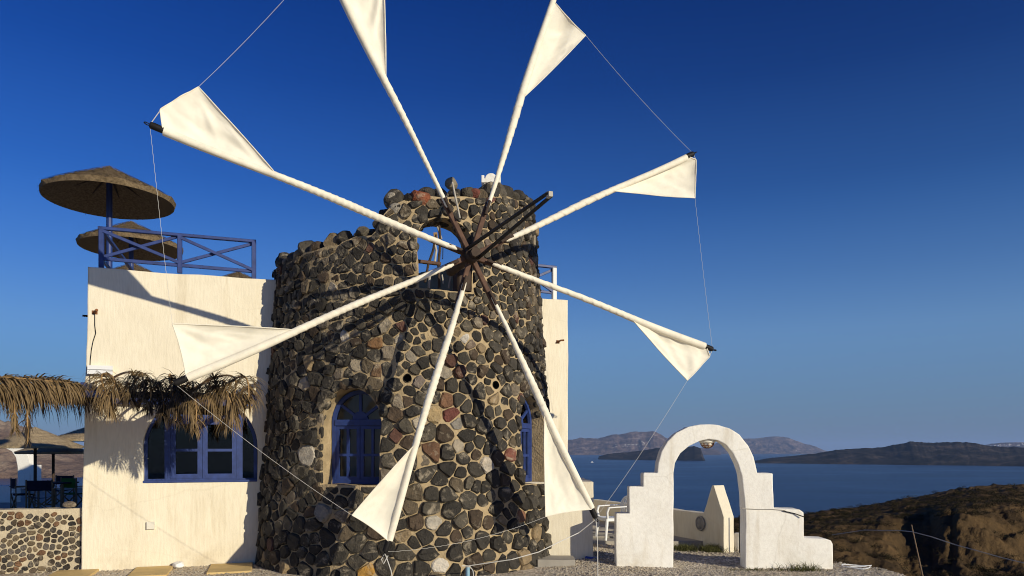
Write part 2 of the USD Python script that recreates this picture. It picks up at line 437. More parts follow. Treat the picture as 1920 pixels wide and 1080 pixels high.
isl1, P1 = island('hills', [(980, 833), (1066, 825), (1090, 821), (1120, 822), (1150, 815), (1170, 813), (1185, 809), (1200, 808), (1225, 808), (1240, 815), (1256, 825), (1275, 836), (1300, 839), (1330, 840), (1350, 845)], 17500, 1500, 'island_rock', 3, rid=.6, kind='structure')
isl2, P2 = island('hills', [(1290, 846), (1320, 838), (1345, 830), (1380, 822), (1420, 821), (1445, 819), (1462, 818), (1480, 821), (1492, 826), (1507, 831), (1530, 836), (1545, 844), (1560, 848)], 24000, 1800, 'island_rock', 5, rid=.6, kind='structure')
isl3, P3 = island('hills', [(1122, 856), (1140, 851), (1170, 848), (1200, 845), (1230, 840), (1262, 841), (1285, 838), (1302, 836), (1314, 841), (1321, 861)], [7600, 6600], 420, 'lava_rock', 8, kind='structure')
isl4, P4 = island('hills', [(1412, 866), (1440, 859), (1480, 855), (1530, 850), (1560, 845), (1580, 841), (1620, 840), (1655, 838), (1690, 830), (1720, 827), (1760, 828), (1785, 828), (1800, 827), (1830, 830), (1855, 836), (1920, 838), (2000, 836), (2100, 842), (2200, 862)], [5600, 4000], 750, 'lava_rock', 11, rid=.4, nu=420, kind='structure')
isl5, P5 = island('hills', [(1780, 846), (1830, 836), (1870, 830), (1920, 829), (2000, 830), (2120, 846)], 16000, 1500, 'island_rock', 14, kind='structure')
isl6, P6 = island('hills', [(-420, 770), (-250, 768), (-100, 780), (-20, 786), (30, 797), (75, 806), (110, 822), (150, 842), (190, 858), (240, 880)], [2300, 2700], 420, 'cliff_rock', 17, rid=.5, nu=360, nv=120, kind='structure')


def village(name, P, lo, hi, sl, n, size, label, cat):
    """Far white houses: too small to be told apart, one object."""
    r = np.random.default_rng(n)
    ms = []
    for k in range(n):
        i = int(r.uniform(lo, hi) * (P.shape[0] - 1)); j = int(r.uniform(*sl) * (P.shape[1] - 1))
        p = P[i, j]
        w, dp, h = r.uniform(.5, 1.5) * size, size, r.uniform(.5, 1.) * size * .7
        ms.append(boxm(p[0] - w / 2, p[0] + w / 2, p[1] - dp / 2, p[1] + dp / 2, p[2] - h, p[2] + h))
    return obj(name, join(ms), 'lit_house', label=label, category=None, kind='stuff') if False else keys(stage.GetPrimAtPath(obj(name, join(ms), 'lit_house')), label, cat, None, 'stuff')


village('far_village', P5, .12, .75, (.34, .44), 50, 18, 'white village scattered along the hazy ridge at the far right', 'village')
village('far_village', P1, .45, .62, (.20, .27), 18, 18, 'thin white row of houses halfway up the far island', 'village')

hz = boxm(-61000, 61000, -4000, 61000, SEA - 7.5, 700)
MAT['haze'] = usdkit.material(stage, '/World/Looks/haze', {'v': ('principled_volume', dict(color=(.44, .64, 1.), density=2.1e-5, anisotropy=0.))}, [], volume='v.volume')
obj('haze', hz, 'haze', kind='stuff', label='thin blue haze over the sea', )

# ------------------------------------------------------------------ the near hill on the right: eroded ochre bank and scrub above it
npx, nd = 520, 330
hp = np.linspace(1240, 2420, npx)
hd = np.concatenate([np.linspace(13.2, 22, 30, endpoint=False), np.linspace(22, 62, 220, endpoint=False), np.linspace(62, 150, nd - 250)])
PX, D = np.meshgrid(hp, hd, indexing='ij')
HX, HY = (PX - CX) / F * D, D
q = np.stack([HX, HY, 0 * HX], -1)
ridge_y = np.interp(PX, [1240, 1380, 1506, 1580, 1650, 1700, 1790, 1830, 1920, 2100, 2420], [985, 972, 965, 956, 943, 933, 917, 911, 909, 905, 900])
ridge_d = np.interp(PX, [1240, 1506, 1920, 2420], [58, 60, 74, 80])
zr = EYE + (CY - ridge_y) / F * ridge_d
warp = meshkit.fbm(q * .10 + 3, 4, 5) - .5
cliff_d = np.interp(PX, [1240, 1500, 1600, 1650, 1690, 1730, 1775, 1800, 1860, 1920, 2100, 2420], [36, 37.5, 39, 40, 41, 41.5, 40.6, 40.5, 41, 41.5, 43, 47])
gul = 1 - np.abs(2 * meshkit.noise(np.stack([PX / 34., D * .03, 0 * D], -1), 4) - 1)
gul2 = 1 - np.abs(2 * meshkit.noise(np.stack([PX / 13., D * .06, 0 * D], -1), 9) - 1)
cd = cliff_d + 3 * warp + 2.4 * (meshkit.fbm(q * .32 + 5, 4, 12) - .5) + 2.6 * (meshkit.fbm(q * 1.1, 4, 13) - .5) + 1.0 * gul ** 2
top_at = EYE + (CY - np.interp(PX, [1240, 1500, 1640, 1700, 1760, 1800, 1920, 2420], [1010, 1002, 986, 985, 968, 962, 958, 955])) / F * cliff_d
up_slope = np.clip((D - cd) / np.maximum(ridge_d - cd, 4), 0, 1)
upper = top_at + (zr - top_at) * up_slope ** .85
foot = EYE + (CY - np.interp(PX, [1240, 1560, 1700, 1800, 1920, 2420], [1056, 1064, 1068, 1054, 1046, 1040])) / F * cliff_d
lower = foot + (D - cd) * .055 - .25 * np.clip(cd - D - 10, 0, 9) * .2
fw = np.interp(PX, [1240, 1620, 1690, 1745, 1765, 2420], [18, 16, 13, 11., 9., 9.])
face = np.clip((D - cd + fw * .5) / fw, 0, 1)
face = face * face * (3 - 2 * face)
z = lower * (1 - face) + upper * face
beyond = np.clip(D - ridge_d, 0, None)
z -= beyond * .55 + .004 * beyond ** 2
z += .45 * (meshkit.fbm(q * .35, 5, 2) - .5) + .34 * (meshkit.fbm(q * 1.5, 5, 6) - .5)
nearfall = np.clip((16.5 - D) / 3.2, 0, 1)
z = z * (1 - nearfall) + (-2.4) * nearfall
obj('hill', (np.stack([HX, HY, z], -1).reshape(-1, 3), grid_faces(npx, nd)), 'hill_soil', smooth=True, kind='structure')
HILL = (PX, D, HX, HY, z)

# terrain under and behind the yard, falling to the sea
tx = np.concatenate([np.linspace(-60, -14, 24, endpoint=False), np.linspace(-14, 9, 70), np.linspace(10, 40, 10)])
ty = np.concatenate([np.linspace(-30, 8, 12, endpoint=False), np.linspace(8, 22, 60, endpoint=False), np.linspace(22, 260, 50)])
TX, TY = np.meshgrid(tx, ty, indexing='ij')


def ground_z(x, y):
    x, y = np.asarray(x, float), np.asarray(y, float)
    q = np.stack([x, y, 0 * x], -1)
    zz = .035 * (meshkit.fbm(q * .9, 4, 3) - .5) + .012 * (meshkit.fbm(q * 6, 3, 4) - .5)
    zz = zz + .12 * np.clip((3.2 - x) / 2.0, 0, 1) * np.clip((y - 11.8) / 1.5, 0, 1) * np.clip((x - .6) / 1., 0, 1)
    edge = 5.55 + .25 * np.sin(y * 1.7) + .35 * np.clip(12.6 - y, 0, 5)
    zz = zz - .85 * np.clip(x - edge, 0, 4) ** 1.2
    back = np.where(x < -1, 42., 17.2)
    zz = zz - .5 * np.clip(y - back, 0, None)
    zz = zz - .6 * np.clip(-22 - x, 0, None)
    return zz


obj('ground', (np.stack([TX, TY, ground_z(TX, TY)], -1).reshape(-1, 3), grid_faces(*TX.shape)), 'gravel_ground', smooth=True, kind='structure')

# loose pebbles on the yard
peb = V(0, 0, 0)
pm = trimesh.creation.icosphere(1, 1.)
pb = fresh('/World', 'gravel')
pi = UsdGeom.PointInstancer.Define(stage, pb)
protos = []
for k in range(4):
    v = np.array(pm.vertices) * (1 + .45 * (rng.random((len(pm.vertices), 1)) - .5)) * V(1, rng.uniform(.6, .9), rng.uniform(.4, .7))
    protos.append(obj('pebble', (v, pm.faces), 'pebble', pb))
npb = 14000
px_, py_ = rng.uniform(.5, 6.0, npb), rng.uniform(11.0, 15.2, npb)
px_[11500:], py_[11500:] = rng.uniform(-7.4, -3.4, 2500), rng.uniform(10.6, 12.9, 2500)
gz = ground_z(px_, py_)
pi.CreatePositionsAttr(Vt.Vec3fArray.FromNumpy(np.stack([px_, py_, gz + .003], 1).astype(np.float32)))
pi.CreateProtoIndicesAttr(Vt.IntArray.FromNumpy(rng.integers(0, 4, npb).astype(np.int32)))
sc = (rng.uniform(.006, .019, npb) * (1 + 1.2 * (rng.random(npb) > .96)))
pi.CreateScalesAttr(Vt.Vec3fArray.FromNumpy(np.repeat(sc[:, None], 3, 1).astype(np.float32)))
an = rng.uniform(0, np.pi, npb)
pi.CreateOrientationsAttr(Vt.QuathArray([Gf.Quath(float(math.cos(a)), 0., 0., float(math.sin(a))) for a in an]))
pi.CreatePrototypesRel().SetTargets([Sdf.Path(p) for p in protos])
keys(pi.GetPrim(), 'loose pale gravel on the yard', 'gravel', None, 'stuff')

# ------------------------------------------------------------------ cream building
HW = EYE * 346 / 226
A, B = V(-6.70885, 11.93805, 0), V(1.06778, 14.44048, 0)
T = unit(B - A); WN = V(T[1], -T[0], 0)          # along the front wall; outward normal
WLEN = float(np.linalg.norm(B - A)); WTOP = EYE + HW


def wall_uz(x, y, off=0.):
    p = on_plane(x, y, A + WN * off, WN)
    return float((p - A) @ T), float(p[2])


def wall_pt(u, z, off=0.):
    return A + T * u + WN * off + UP * z


bld = thing('cream_building', 'cream rendered building with a wide blue arched window and a railed roof terrace', 'building', A)
ua, zs_ = wall_uz(268, 905)
ub, _ = wall_uz(482, 905)
_, zt_ = wall_uz(375, 742)
_, zsp = wall_uz(482, 835)
win_poly = arch_poly(ua, ub, zs_, zsp, zt_, 28)
front = Polygon([(-.10, -.1), (WLEN + .01, -.1), (WLEN, WTOP - .02), (WLEN * .6, WTOP + .015), (WLEN * .3, WTOP - .01), (0, WTOP)])
fm = prism(front.difference(win_poly), A, T, UP, -WN, 0, .32)
obj('front_wall', rough(fm, .12, .022, 1.5, 1), 'cream_plaster', bld, smooth=35)
DEEP = 13.0
side = lambda u0, u1, d0, d1, z0, z1: prism(sbox(u0, z0, u1, z1), A, T, UP, -WN, d0, d1)
SD = unit(V(-.45, .893, 0)); SNW = V(-SD[1], SD[0], 0)          # the left side runs back at a slant, out of sight
D_ = A + SD * (DEEP / float(SD @ -WN)); C_ = B - WN * DEEP


def slab(pts, z0, z1):
    return prism(Polygon([(p[0], p[1]) for p in pts]), V(0, 0, z0), V(1, 0, 0), V(0, 1, 0), UP, 0, z1 - z0)


a0 = A + SD * (.323 / float(SD @ -WN))
obj('side_wall', rough(slab([a0, a0 + T * .33, D_ + T * .33, D_], -.1, WTOP - .01), .4, .012, 1.6, 2), 'cream_plaster', bld, smooth=35)
obj('side_wall', rough(side(WLEN - .3, WLEN, .322, DEEP, -.1, WTOP - .01), .4, .012, 1.6, 3), 'cream_plaster', bld, smooth=35)
obj('back_wall', slab([D_ + WN * .3 + T * .44, C_ + WN * .3 - T * .302, C_ - T * .302, D_ + T * .332], -.1, WTOP - .01), 'cream_plaster', bld)
inn = [a0 + T * .332, B - WN * .323 - T * .302, C_ + WN * .302 - T * .302, D_ + WN * .302 + T * .45]
obj('terrace_floor', slab(inn, 4.05, 4.3), 'concrete', bld)
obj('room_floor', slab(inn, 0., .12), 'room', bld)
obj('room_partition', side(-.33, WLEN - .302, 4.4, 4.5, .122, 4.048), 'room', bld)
# things seen dimly in the room
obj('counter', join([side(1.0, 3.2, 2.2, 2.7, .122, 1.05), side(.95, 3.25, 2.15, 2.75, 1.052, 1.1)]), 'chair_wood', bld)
cw = [side(1.5 + .31 * k, 1.5 + .31 * k + .12, 2.3, 2.42, 1.102, 1.2 + .04 * (k % 3)) for k in range(5)]
obj('crockery', join(cw), 'white_plastic', bld)


def wbox(u0, u1, z0, z1, o0, o1):
    return prism(sbox(u0, z0, u1, z1), A, T, UP, WN, o0, o1)


# the blue window: frame, posts, two casements, panes
R_ = -.13
fr = win_poly.difference(win_poly.buffer(-.055, join_style=2))
uL, _ = wall_uz(315, 850, -.12); uM, _ = wall_uz(380, 850, -.12); uR, _ = wall_uz(449, 850, -.12)
_, zc1 = wall_uz(380, 787, -.12); _, zbar = wall_uz(380, 844, -.12)
zc0 = zs_ + .055
ztop = zc1
wn = obj('window', prism(fr, A, T, UP, WN, R_ - .04, R_ + .04), 'blue_paint', bld, smooth=30, label='wide blue arched window half hidden by palm fronds')
obj('window_sill', wbox(ua + .002, ub - .002, zs_ - .005, zs_ + .03, R_ + .042, .012), 'blue_paint', wn)
obj('post', wbox(uL - .05, uL + .04, zc0, ztop + .9, R_ - .035, R_ + .035).trim_by_plane((0, 0, -1), -(zt_ - .09)), 'blue_paint', wn)
obj('post', wbox(uR - .04, uR + .05, zc0, ztop + .1, R_ - .035, R_ + .035), 'blue_paint', wn)
obj('transom', wbox(uL + .042, uR - .042, ztop, ztop + .08, R_ - .03, R_ + .03), 'blue_paint', wn)


def casement(u0, u1, z0, z1, zb, o):
    s = .075
    ring = sbox(u0, z0, u1, z1).difference(sbox(u0 + s, z0 + s, u1 - s, z1 - s)).union(sbox(u0 + s * .9, zb - .022, u1 - s * .9, zb + .022))
    return prism(ring, A, T, UP, WN, o - .022, o + .022)


obj('casement', casement(uL + .043, uM - .003, zc0 + .002, ztop - .002, zbar, R_ + .012), 'blue_paint', wn)
obj('casement', casement(uM + .003, uR - .043, zc0 + .002, ztop - .002, zbar, R_ + .012), 'blue_paint', wn)
for (u0, u1, z0, z1) in ((ua + .05, uL - .052, zs_ + .055, zt_ - .25), (uL + .11, uM - .07, zc0 + .07, zbar - .02), (uM + .07, uR - .11, zc0 + .07, zbar - .02),
                         (uL + .11, uM - .07, zbar + .02, ztop - .07), (uM + .07, uR - .11, zbar + .02, ztop - .07), (uR + .052, ub - .05, zs_ + .055, zt_ - .25), (uL + .045, uR, ztop + .082, zt_ - .06)):
    g = sbox(u0 - .006, z0 - .006, u1 + .006, z1 + .006).intersection(win_poly.buffer(-.05))
    obj('pane', prism(g, A, T, UP, WN, R_ - .003, R_ + .003), 'glass', wn)

# small fittings on the wall
u, zz = wall_uz(166, 702); u2, z2 = wall_uz(213, 687)
lampb = thing('batten_lamp', 'white plastic batten lamp with a dark seam on the cream wall', 'wall lamp', wall_pt(u, zz))
obj('back_plate', wbox(u + .01, u2 - .01, zz, z2, .003, .03), 'pvc', lampb)
zm = (zz + z2) / 2
obj('cover', join([wbox(u, u2, zm + .005, z2, .031, .085), wbox(u, u2, zz, zm - .005, .031, .1)]), 'white_plastic', lampb)
obj('seam', wbox(u + .01, u2 - .01, zm - .0045, zm + .0045, .031, .07), 'black_iron', lampb)
pts = []
for (x, y) in [(178, 588), (178, 610), (180, 625), (175, 640), (172, 655), (170, 672), (169, 690), (169, 715), (168, 740)]:
    a, b = wall_uz(x, y); pts.append(wall_pt(a, b, .014))
keys(stage.GetPrimAtPath(obj('lamp_cable', tube(pts, .007, 6), 'black_iron')), 'thin dark cable wandering down the wall to the batten lamp', 'cable')
u, zz = wall_uz(178, 586)
brk = thing('rusty_bracket', 'small rusty bracket above the lamp cable on the cream wall', 'bracket', wall_pt(u, zz))
obj('plate', wbox(u - .04, u + .04, zz - .03, zz + .03, .003, .015), 'rust', brk)
obj('stub', tube([wall_pt(u, zz, .016), wall_pt(u + .05, zz + .02, .13)], .022, 8), 'rust', brk)
u, zz = wall_uz(1046, 641)
brk = thing('rusty_bracket', 'rusty hook on the right end of the cream wall', 'bracket', wall_pt(u, zz))
obj('plate', wbox(u - .03, u + .03, zz - .03, zz + .03, .003, .015), 'rust', brk)
obj('stub', tube([wall_pt(u - .03, zz - .02, .016), wall_pt(u + .02, zz + .015, .1), wall_pt(u + .08, zz + .02, .12)], .017, 8), 'rust', brk)
u, zz = wall_uz(283, 985)
jb = thing('junction_box', 'small square cream junction box low on the sunlit wall', 'junction box', wall_pt(u, zz))
obj('case', rough(wbox(u - .06, u + .06, zz - .06, zz + .06, .003, .045), .05, .001, 3), 'pvc', jb)
obj('lid', wbox(u - .055, u + .055, zz - .055, zz + .055, .0455, .05), 'pvc', jb)
p0 = wall_pt(-.12, wall_uz(150, 588)[1], -.2)
keys(stage.GetPrimAtPath(obj('water_spout', tube([p0 + T * .13, p0 - T * .0], .016, 10), 'black_iron')), 'short dark water spout sticking out of the left corner of the building', 'spout')

# ------------------------------------------------------------------ stone tower
CT = V(-1.8772, 13.859, 0)
DIR0 = unit(-CT * V(1, 1, 0)); RGT = V(-DIR0[1], DIR0[0], 0)
RAD = lambda z: 2.665 - .064 * np.asarray(z, float)


def tpos(th, z, h=0.):
    th, z = np.asarray(th, float), np.asarray(z, float)
    r = RAD(z) + h
    return CT + (r * np.cos(th))[..., None] * DIR0 + (r * np.sin(th))[..., None] * RGT + z[..., None] * UP


def px_tower(x, y):
    """Angle and height where the view ray meets the tower (its silhouette where it passes by)."""
    r = ray(x, y)
    best = None
    for t in np.linspace(10.6, 14.4, 1500):
        p = CAM + r * t
        g = math.hypot(p[0] - CT[0], p[1] - CT[1]) - float(RAD(p[2]))
        if best is None or g < best[0]:
            best = (g, p)
        if g < 0:
            best = (g, p)
            break
    p = best[1] - CT
    return math.atan2(p @ RGT, p @ DIR0), float(best[1][2])


rim_px = [(519, 486), (530, 478), (545, 470), (560, 462), (575, 455), (600, 447), (635, 440), (641, 432), (668, 422), (700, 422), (712, 398), (722, 380), (738, 365), (760, 356), (790, 352), (830, 350), (865, 348), (900, 350), (940, 348), (965, 352), (985, 362), (994, 372)]
rp = np.array([px_tower(*p) for p in rim_px])
rp = rp[np.argsort(rp[:, 0])]
RTH = np.concatenate([[-np.pi, -2.6, -2.0], rp[:, 0], [2.1, 2.6, np.pi]])
RZ = np.concatenate([[5.72, 5.68, 5.5], rp[:, 1], [6.5, 5.9, 5.72]])
rim = lambda th: np.interp(th, RTH, RZ) - .17
tower = thing('stone_tower', 'round ruined windmill tower of dark volcanic stones with a broken stepped rim', 'windmill tower', CT)
nth, nz, WT = 300, 40, .5
ths = -np.pi + np.arange(nth) * 2 * np.pi / nth
rows = []
for r_off, order in ((0., range(nz + 1)), (-WT, range(nz, -1, -1))):
    for j in order:
        zz = -.3 + (rim(ths) + .07 * (meshkit.noise(np.stack([ths * 9, ths * 0, ths * 0], 1), 2) - .5) + .3) * j / nz
        rows.append(tpos(ths, zz, r_off))
rows = np.array(rows); m_ = len(rows)
vt = rows.reshape(-1, 3); ft = []
for i in range(m_):
    a = i * nth + np.arange(nth); b = ((i + 1) % m_) * nth + np.arange(nth)
    a1, b1 = np.roll(a, -1), np.roll(b, -1)
    ft += [np.stack([a, a1, b1], 1), np.stack([a, b1, b], 1)]
tm = trimesh.Trimesh(vt, np.vstack(ft), process=False)
if tm.volume < 0:
    tm.invert()
body = m3.Manifold(m3.Mesh(np.asarray(tm.vertices, np.float32), np.asarray(tm.faces, np.uint32)))


def opening(pxs, thc=None, spring=.62):
    """From pixel bounds x0, x1, ytop, ybottom on the tower: local frame and arch of an opening cut radially."""
    x0, x1, yt, yb = pxs
    ta, tb = px_tower(x0, (yt + yb) / 2)[0], px_tower(x1, (yt + yb) / 2)[0]
    tc = (ta + tb) / 2 if thc is None else thc
    zb, zt = px_tower((x0 + x1) / 2, yb)[1], px_tower((x0 + x1) / 2, yt)[1]
    zm = (zb + zt) / 2
    n = math.cos(tc) * DIR0 + math.sin(tc) * RGT
    tx = math.cos(tc) * RGT - math.sin(tc) * DIR0
    w0, w1 = [float((tpos(t, zm) - tpos(tc, zm)) @ tx) for t in (ta, tb)]
    o = CT + n * float(RAD(zm))
    return dict(tc=tc, n=n, tx=tx, o=o, w0=w0, w1=w1, zb=zb, zt=zt, zs=zb + spring * (zt - zb), r=float(RAD(zm)))


W1 = opening((603, 713, 727, 911), spring=.66)
W2 = opening((976, 1019, 740, 907), spring=.66)
HO = opening((783, 884, 408, 544), spring=.70)


def op_poly(o, g=0.):
    return arch_poly(o['w0'] - g, o['w1'] + g, o['zb'] - g, o['zs'], o['zt'] + g, 24)


for o in (W1, W2, HO):
    body = body - prism(op_poly(o), o['o'], o['tx'], UP, o['n'], -WT - .5, .6)
VENTS = [px_tower(764, 710), px_tower(929, 722)]
for t, z_ in VENTS:
    n_ = math.cos(t) * DIR0 + math.sin(t) * RGT
    body = body - prism(Point(0, 0).buffer(.062), tpos(t, z_), np.cross(UP, n_), UP, n_, -.31, .2)
bv, bf = arr(body.refine_to_length(.11))
bd = np.stack([meshkit.fbm(bv * 2.2 + 7 * k, 4, k) - .5 for k in range(3)], 1)
obj('mortar_wall', (bv + .07 * bd, bf), 'mortar', tower, smooth=40)

# stones, laid out on the unrolled wall
RS = 2.45
TH0, TH1 = -1.95, 1.95


def su(th, z):
    return th * RS, z


dom = Polygon([(t * RS, -.25) for t in np.linspace(TH0, TH1, 60)] + [(t * RS, float(rim(t)) - .02) for t in np.linspace(TH1, TH0, 160)])
holes = []
for o, g in ((W1, .012), (W2, .012), (HO, .012)):
    pp = np.array(op_poly(o, g).exterior.coords)
    th = o['tc'] + np.arctan2(pp[:, 0], o['r'])
    holes.append(Polygon(np.stack([th * RS, pp[:, 1]], 1)))
VENTS = [px_tower(764, 710), px_tower(929, 722)]
for t, z_ in VENTS:
    holes.append(Point(t * RS, z_).buffer(.10))
mort = Polygon([(px_tower(x, y)[0] * RS, px_tower(x, y)[1]) for x, y in ((583, 742), (607, 740), (604, 920), (570, 922))])
dom_s = dom.difference(unary_union(holes))


def throw(domain, rmin, rmax, tries, r, power=1.6, grow=None):
    """Random stone centres, each with its own reach."""
    x0, y0, x1, y1 = domain.bounds
    c = np.zeros((0, 2)); rr = np.zeros(0)
    shapely.prepare(domain)
    cand = np.stack([r.uniform(x0, x1, tries), r.uniform(y0, y1, tries)], 1)
    rad = rmin + (rmax - rmin) * r.random(tries) ** power
    if grow:
        rad = rad * grow(cand)
    o = np.argsort(-rad + .08 * r.random(tries))
    o = np.concatenate([o[: tries // 30], r.permutation(o[tries // 30:])])
    ins = shapely.contains_xy(domain, cand[:, 0], cand[:, 1])
    for k in o:
        if ins[k] and (len(c) == 0 or np.all(np.hypot(*(c - cand[k]).T) > (rr + rad[k]))):
            c = np.vstack([c, cand[k]]); rr = np.append(rr, rad[k])
    return c, rr


def cells(c, rr, domain, gap, rnd, r):
    """Rounded cells between the centres (weighted by reach), with open joints."""
    x0, y0, x1, y1 = domain.bounds
    mx = np.stack([r.uniform(x0 - .6, x1 + .6, 400), np.where(r.random(400) < .5, y0 - .35, y1 + .5)], 1)
    my = np.stack([np.where(r.random(200) < .5, x0 - .4, x1 + .4), r.uniform(y0, y1, 200)], 1)
    # satellites make bigger stones win more ground
    vor = Voronoi(np.vstack([c, mx, my]))
    out = []
    for k in range(len(c)):
        reg = vor.regions[vor.point_region[k]]
        if -1 in reg or len(reg) < 3:
            continue
        p = Polygon(vor.vertices[reg]).convex_hull.intersection(Point(*c[k]).buffer(rr[k] * 2.2)).intersection(domain)
        g = gap * r.uniform(.6, 1.5)
        p = p.buffer(-g - rnd).buffer(rnd)
        if p.geom_type == 'MultiPolygon':
            p = max(p.geoms, key=lambda a: a.area)
        if p.is_empty or p.area < .004:
            continue
        out.append((k, p))
    return out


def stone_mesh(p, mapf, h, r, n=11, inset=.03):
    L = p.exterior.length
    s0 = r.random()
    ring = np.array([p.exterior.interpolate((s0 + i / n + r.uniform(-.2, .2) / n) % 1 * L).coords[0] for i in range(n)])
    a = np.roll(ring, -1, 0)
    if np.sum(ring[:, 0] * a[:, 1] - a[:, 0] * ring[:, 1]) < 0:
        ring = ring[::-1]
    ce = ring.mean(0)
    tilt = r.normal(0, .16, 2)
    lay = []
    for sc_, hh, jit in ((1.03, -inset, 0), (1.0, h * .45, .1), (.84, h * .95, .20)):
        q = ce + (ring - ce) * (sc_ + (r.uniform(-.07, .07, (n, 1)) if jit else 0))
        hz_ = hh * (1 + jit * r.normal(0, .6, n)) + ((q - ce) @ tilt if jit else 0) * .55
        lay.append(mapf(q[:, 0], q[:, 1], hz_))
    top = mapf(np.array([ce[0]]), np.array([ce[1]]), np.array([h * r.uniform(.85, 1.05)]))
    v = np.vstack(lay + [top])
    f = []
    for l in range(2):
        for i in range(n):
            j = (i + 1) % n
            f += [[l * n + i, l * n + j, (l + 1) * n + j], [l * n + i, (l + 1) * n + j, (l + 1) * n + i]]
    for i in range(n):
        f.append([2 * n + i, 2 * n + (i + 1) % n, 3 * n])
    return v, np.array(f)


TONES = [((.034, .030, .025), .44), ((.050, .044, .035), .26), ((.078, .067, .050), .12), ((.064, .045, .030), .09), ((.11, .085, .055), .035), ((.085, .042, .030), .01), ((.16, .13, .095), .025), ((.21, .155, .09), .015), ((.31, .265, .20), .012)]
tone_p = np.array([t[1] for t in TONES]); tone_p /= tone_p.sum()


def pick_tone(r):
    return np.array(TONES[r.choice(len(TONES), p=tone_p)][0]) * r.uniform(.75, 1.3)


rs = np.random.default_rng(21)
cc, rr = throw(dom_s.difference(mort), .047, .116, 60000, rs, 1.1, lambda c: np.interp(c[:, 1], [.3, 2.2, 4.2, 6.0], [1.2, 1.08, .92, .98]))
tw = cells(cc, rr, dom_s, .0085, .012, rs)
mapt = lambda s, z, h: tpos(np.asarray(s) / RS, z, h)
special = {(820, 790): (.34, .25, .13), (845, 767): (.13, .045, .035), (835, 1052): (.55, .5, .42), (870, 625): (.5, .46, .4), (693, 1058): (.40, .22, .05), (675, 682): (.3, .25, .18), (730, 605): (.26, .22, .16),
           (860, 795): (.22, .2, .17), (880, 655): (.16, .12, .09), (642, 640): (.42, .37, .3), (905, 880): (.42, .37, .3), (780, 712): (.16, .13, .11), (700, 640): (.20, .11, .05), (830, 735): (.17, .09, .05), (965, 855): (.18, .07, .05), (572, 862): (.45, .40, .32),
           (970, 970): (.2, .1, .06), (710, 700): (.15, .09, .05), (920, 370): (.16, .07, .055), (820, 980): (.42, .38, .31), (640, 960): (.14, .11, .08), (915, 455): (.17, .13, .1), (810, 860): (.13, .07, .04)}
tone_of = {k: pick_tone(rs) for k, _ in tw}
for (x, y), c_ in special.items():
    t, z_ = px_tower(x, y)
    k = min(tw, key=lambda a: (cc[a[0]][0] - t * RS) ** 2 + (cc[a[0]][1] - z_) ** 2)[0]
    tone_of[k] = np.array(c_)
made = []
for k, p in tw:
    h = rs.uniform(.028, .068) * min(1.3, rr[k] / .09)
    th = p.centroid.x / RS
    vis = p.area * max(math.cos(th), 0.) if abs(th) < 1.5 else 0
    made.append((vis, stone_mesh(p, mapt, h, rs), tone_of[k]))
# small chinking stones in the mortar beside the window
cs, rs2 = throw(mort, .045, .10, 900, rs)
for k, p in cells(cs, rs2, mort, .012, .015, rs):
    made.append((0, stone_mesh(p, mapt, .02, rs, 8), pick_tone(rs)))
made.sort(key=lambda a: -a[0])
for vis, m, tn in made[:300]:
    obj('stone', m, 'stone', tower, tone=tn)
rest = made[300:]
obj('stone_infill', join([m for _, m, _ in rest]), 'stone', tower, tone=np.vstack([np.tile(t, (len(m[0]), 1)) for _, m, t in rest]), kind='stuff')


def boulder(c, size, r, tall=1., sub=2):
    m = trimesh.creation.icosphere(sub, 1.)
    v = np.array(m.vertices)
    for _ in range(9):                               # knock flat faces off
        d = unit(r.normal(size=3)); e = r.uniform(.62, .9)
        s = v @ d
        v = v - np.clip(s - e, 0, None)[:, None] * d
    v *= size * V(1, r.uniform(.8, 1.1), tall * r.uniform(.75, 1.05))
    a = r.uniform(0, 6.28)
    v = v @ np.array([[math.cos(a), -math.sin(a), 0], [math.sin(a), math.cos(a), 0], [0, 0, 1]])
    return v + c, m.faces


rim_t = []
t = -1.95
while t < 2.0:
    rim_t.append(t); t += rs.uniform(.085, .13)
for t in rim_t:
    sz = rs.uniform(.12, .19)
    obj('rim_stone', boulder(tpos(t, float(rim(t)) + sz * rs.uniform(.2, .75), -.13), sz, rs), 'stone', tower, tone=pick_tone(rs))
    if rs.random() < .9:
        obj('rim_stone', boulder(tpos(t + .05, float(rim(t + .05)) + .09, -.36), rs.uniform(.12, .18), rs), 'stone', tower, tone=pick_tone(rs))
for (x, y, sz, c_) in ((786, 357, .20, (.21, .065, .03)), (742, 382, .15, (.30, .27, .22)), (850, 334, .12, (.20, .17, .12)), (892, 352, .13, (.15, .05, .035)), (733, 362, .11, (.3, .27, .22)), (930, 350, .16, (.05, .05, .05))):
    t, z_ = px_tower(x, y)
    obj('rim_stone', boulder(tpos(t, z_ - sz * .55, -.10), sz, rs, 1.1), 'stone', tower, tone=c_)

# rough stones lining the edge of the upper opening
pp = op_poly(HO, 0.).exterior
for dep in (.10, .33):
    s_ = 0.
    while s_ < pp.length:
        x_, y_ = pp.interpolate(s_).coords[0]
        if y_ > HO['zb'] + .08:
            sz = rs.uniform(.085, .14)
            cdir = unit(V(x_ - (HO['w0'] + HO['w1']) / 2, max(0., y_ - HO['zs']) * 1.6, 0))
            x_, y_ = x_ + cdir[0] * sz * .45, y_ + cdir[1] * sz * .45
            rr0 = math.sqrt(max(HO['r'] ** 2 - x_ ** 2, .1)) - HO['r']
            obj('opening_stone', boulder(HO['o'] + HO['tx'] * x_ + UP * y_ + HO['n'] * (rr0 - dep), sz, rs), 'stone', tower, tone=pick_tone(rs))
        s_ += rs.uniform(.17, .26)

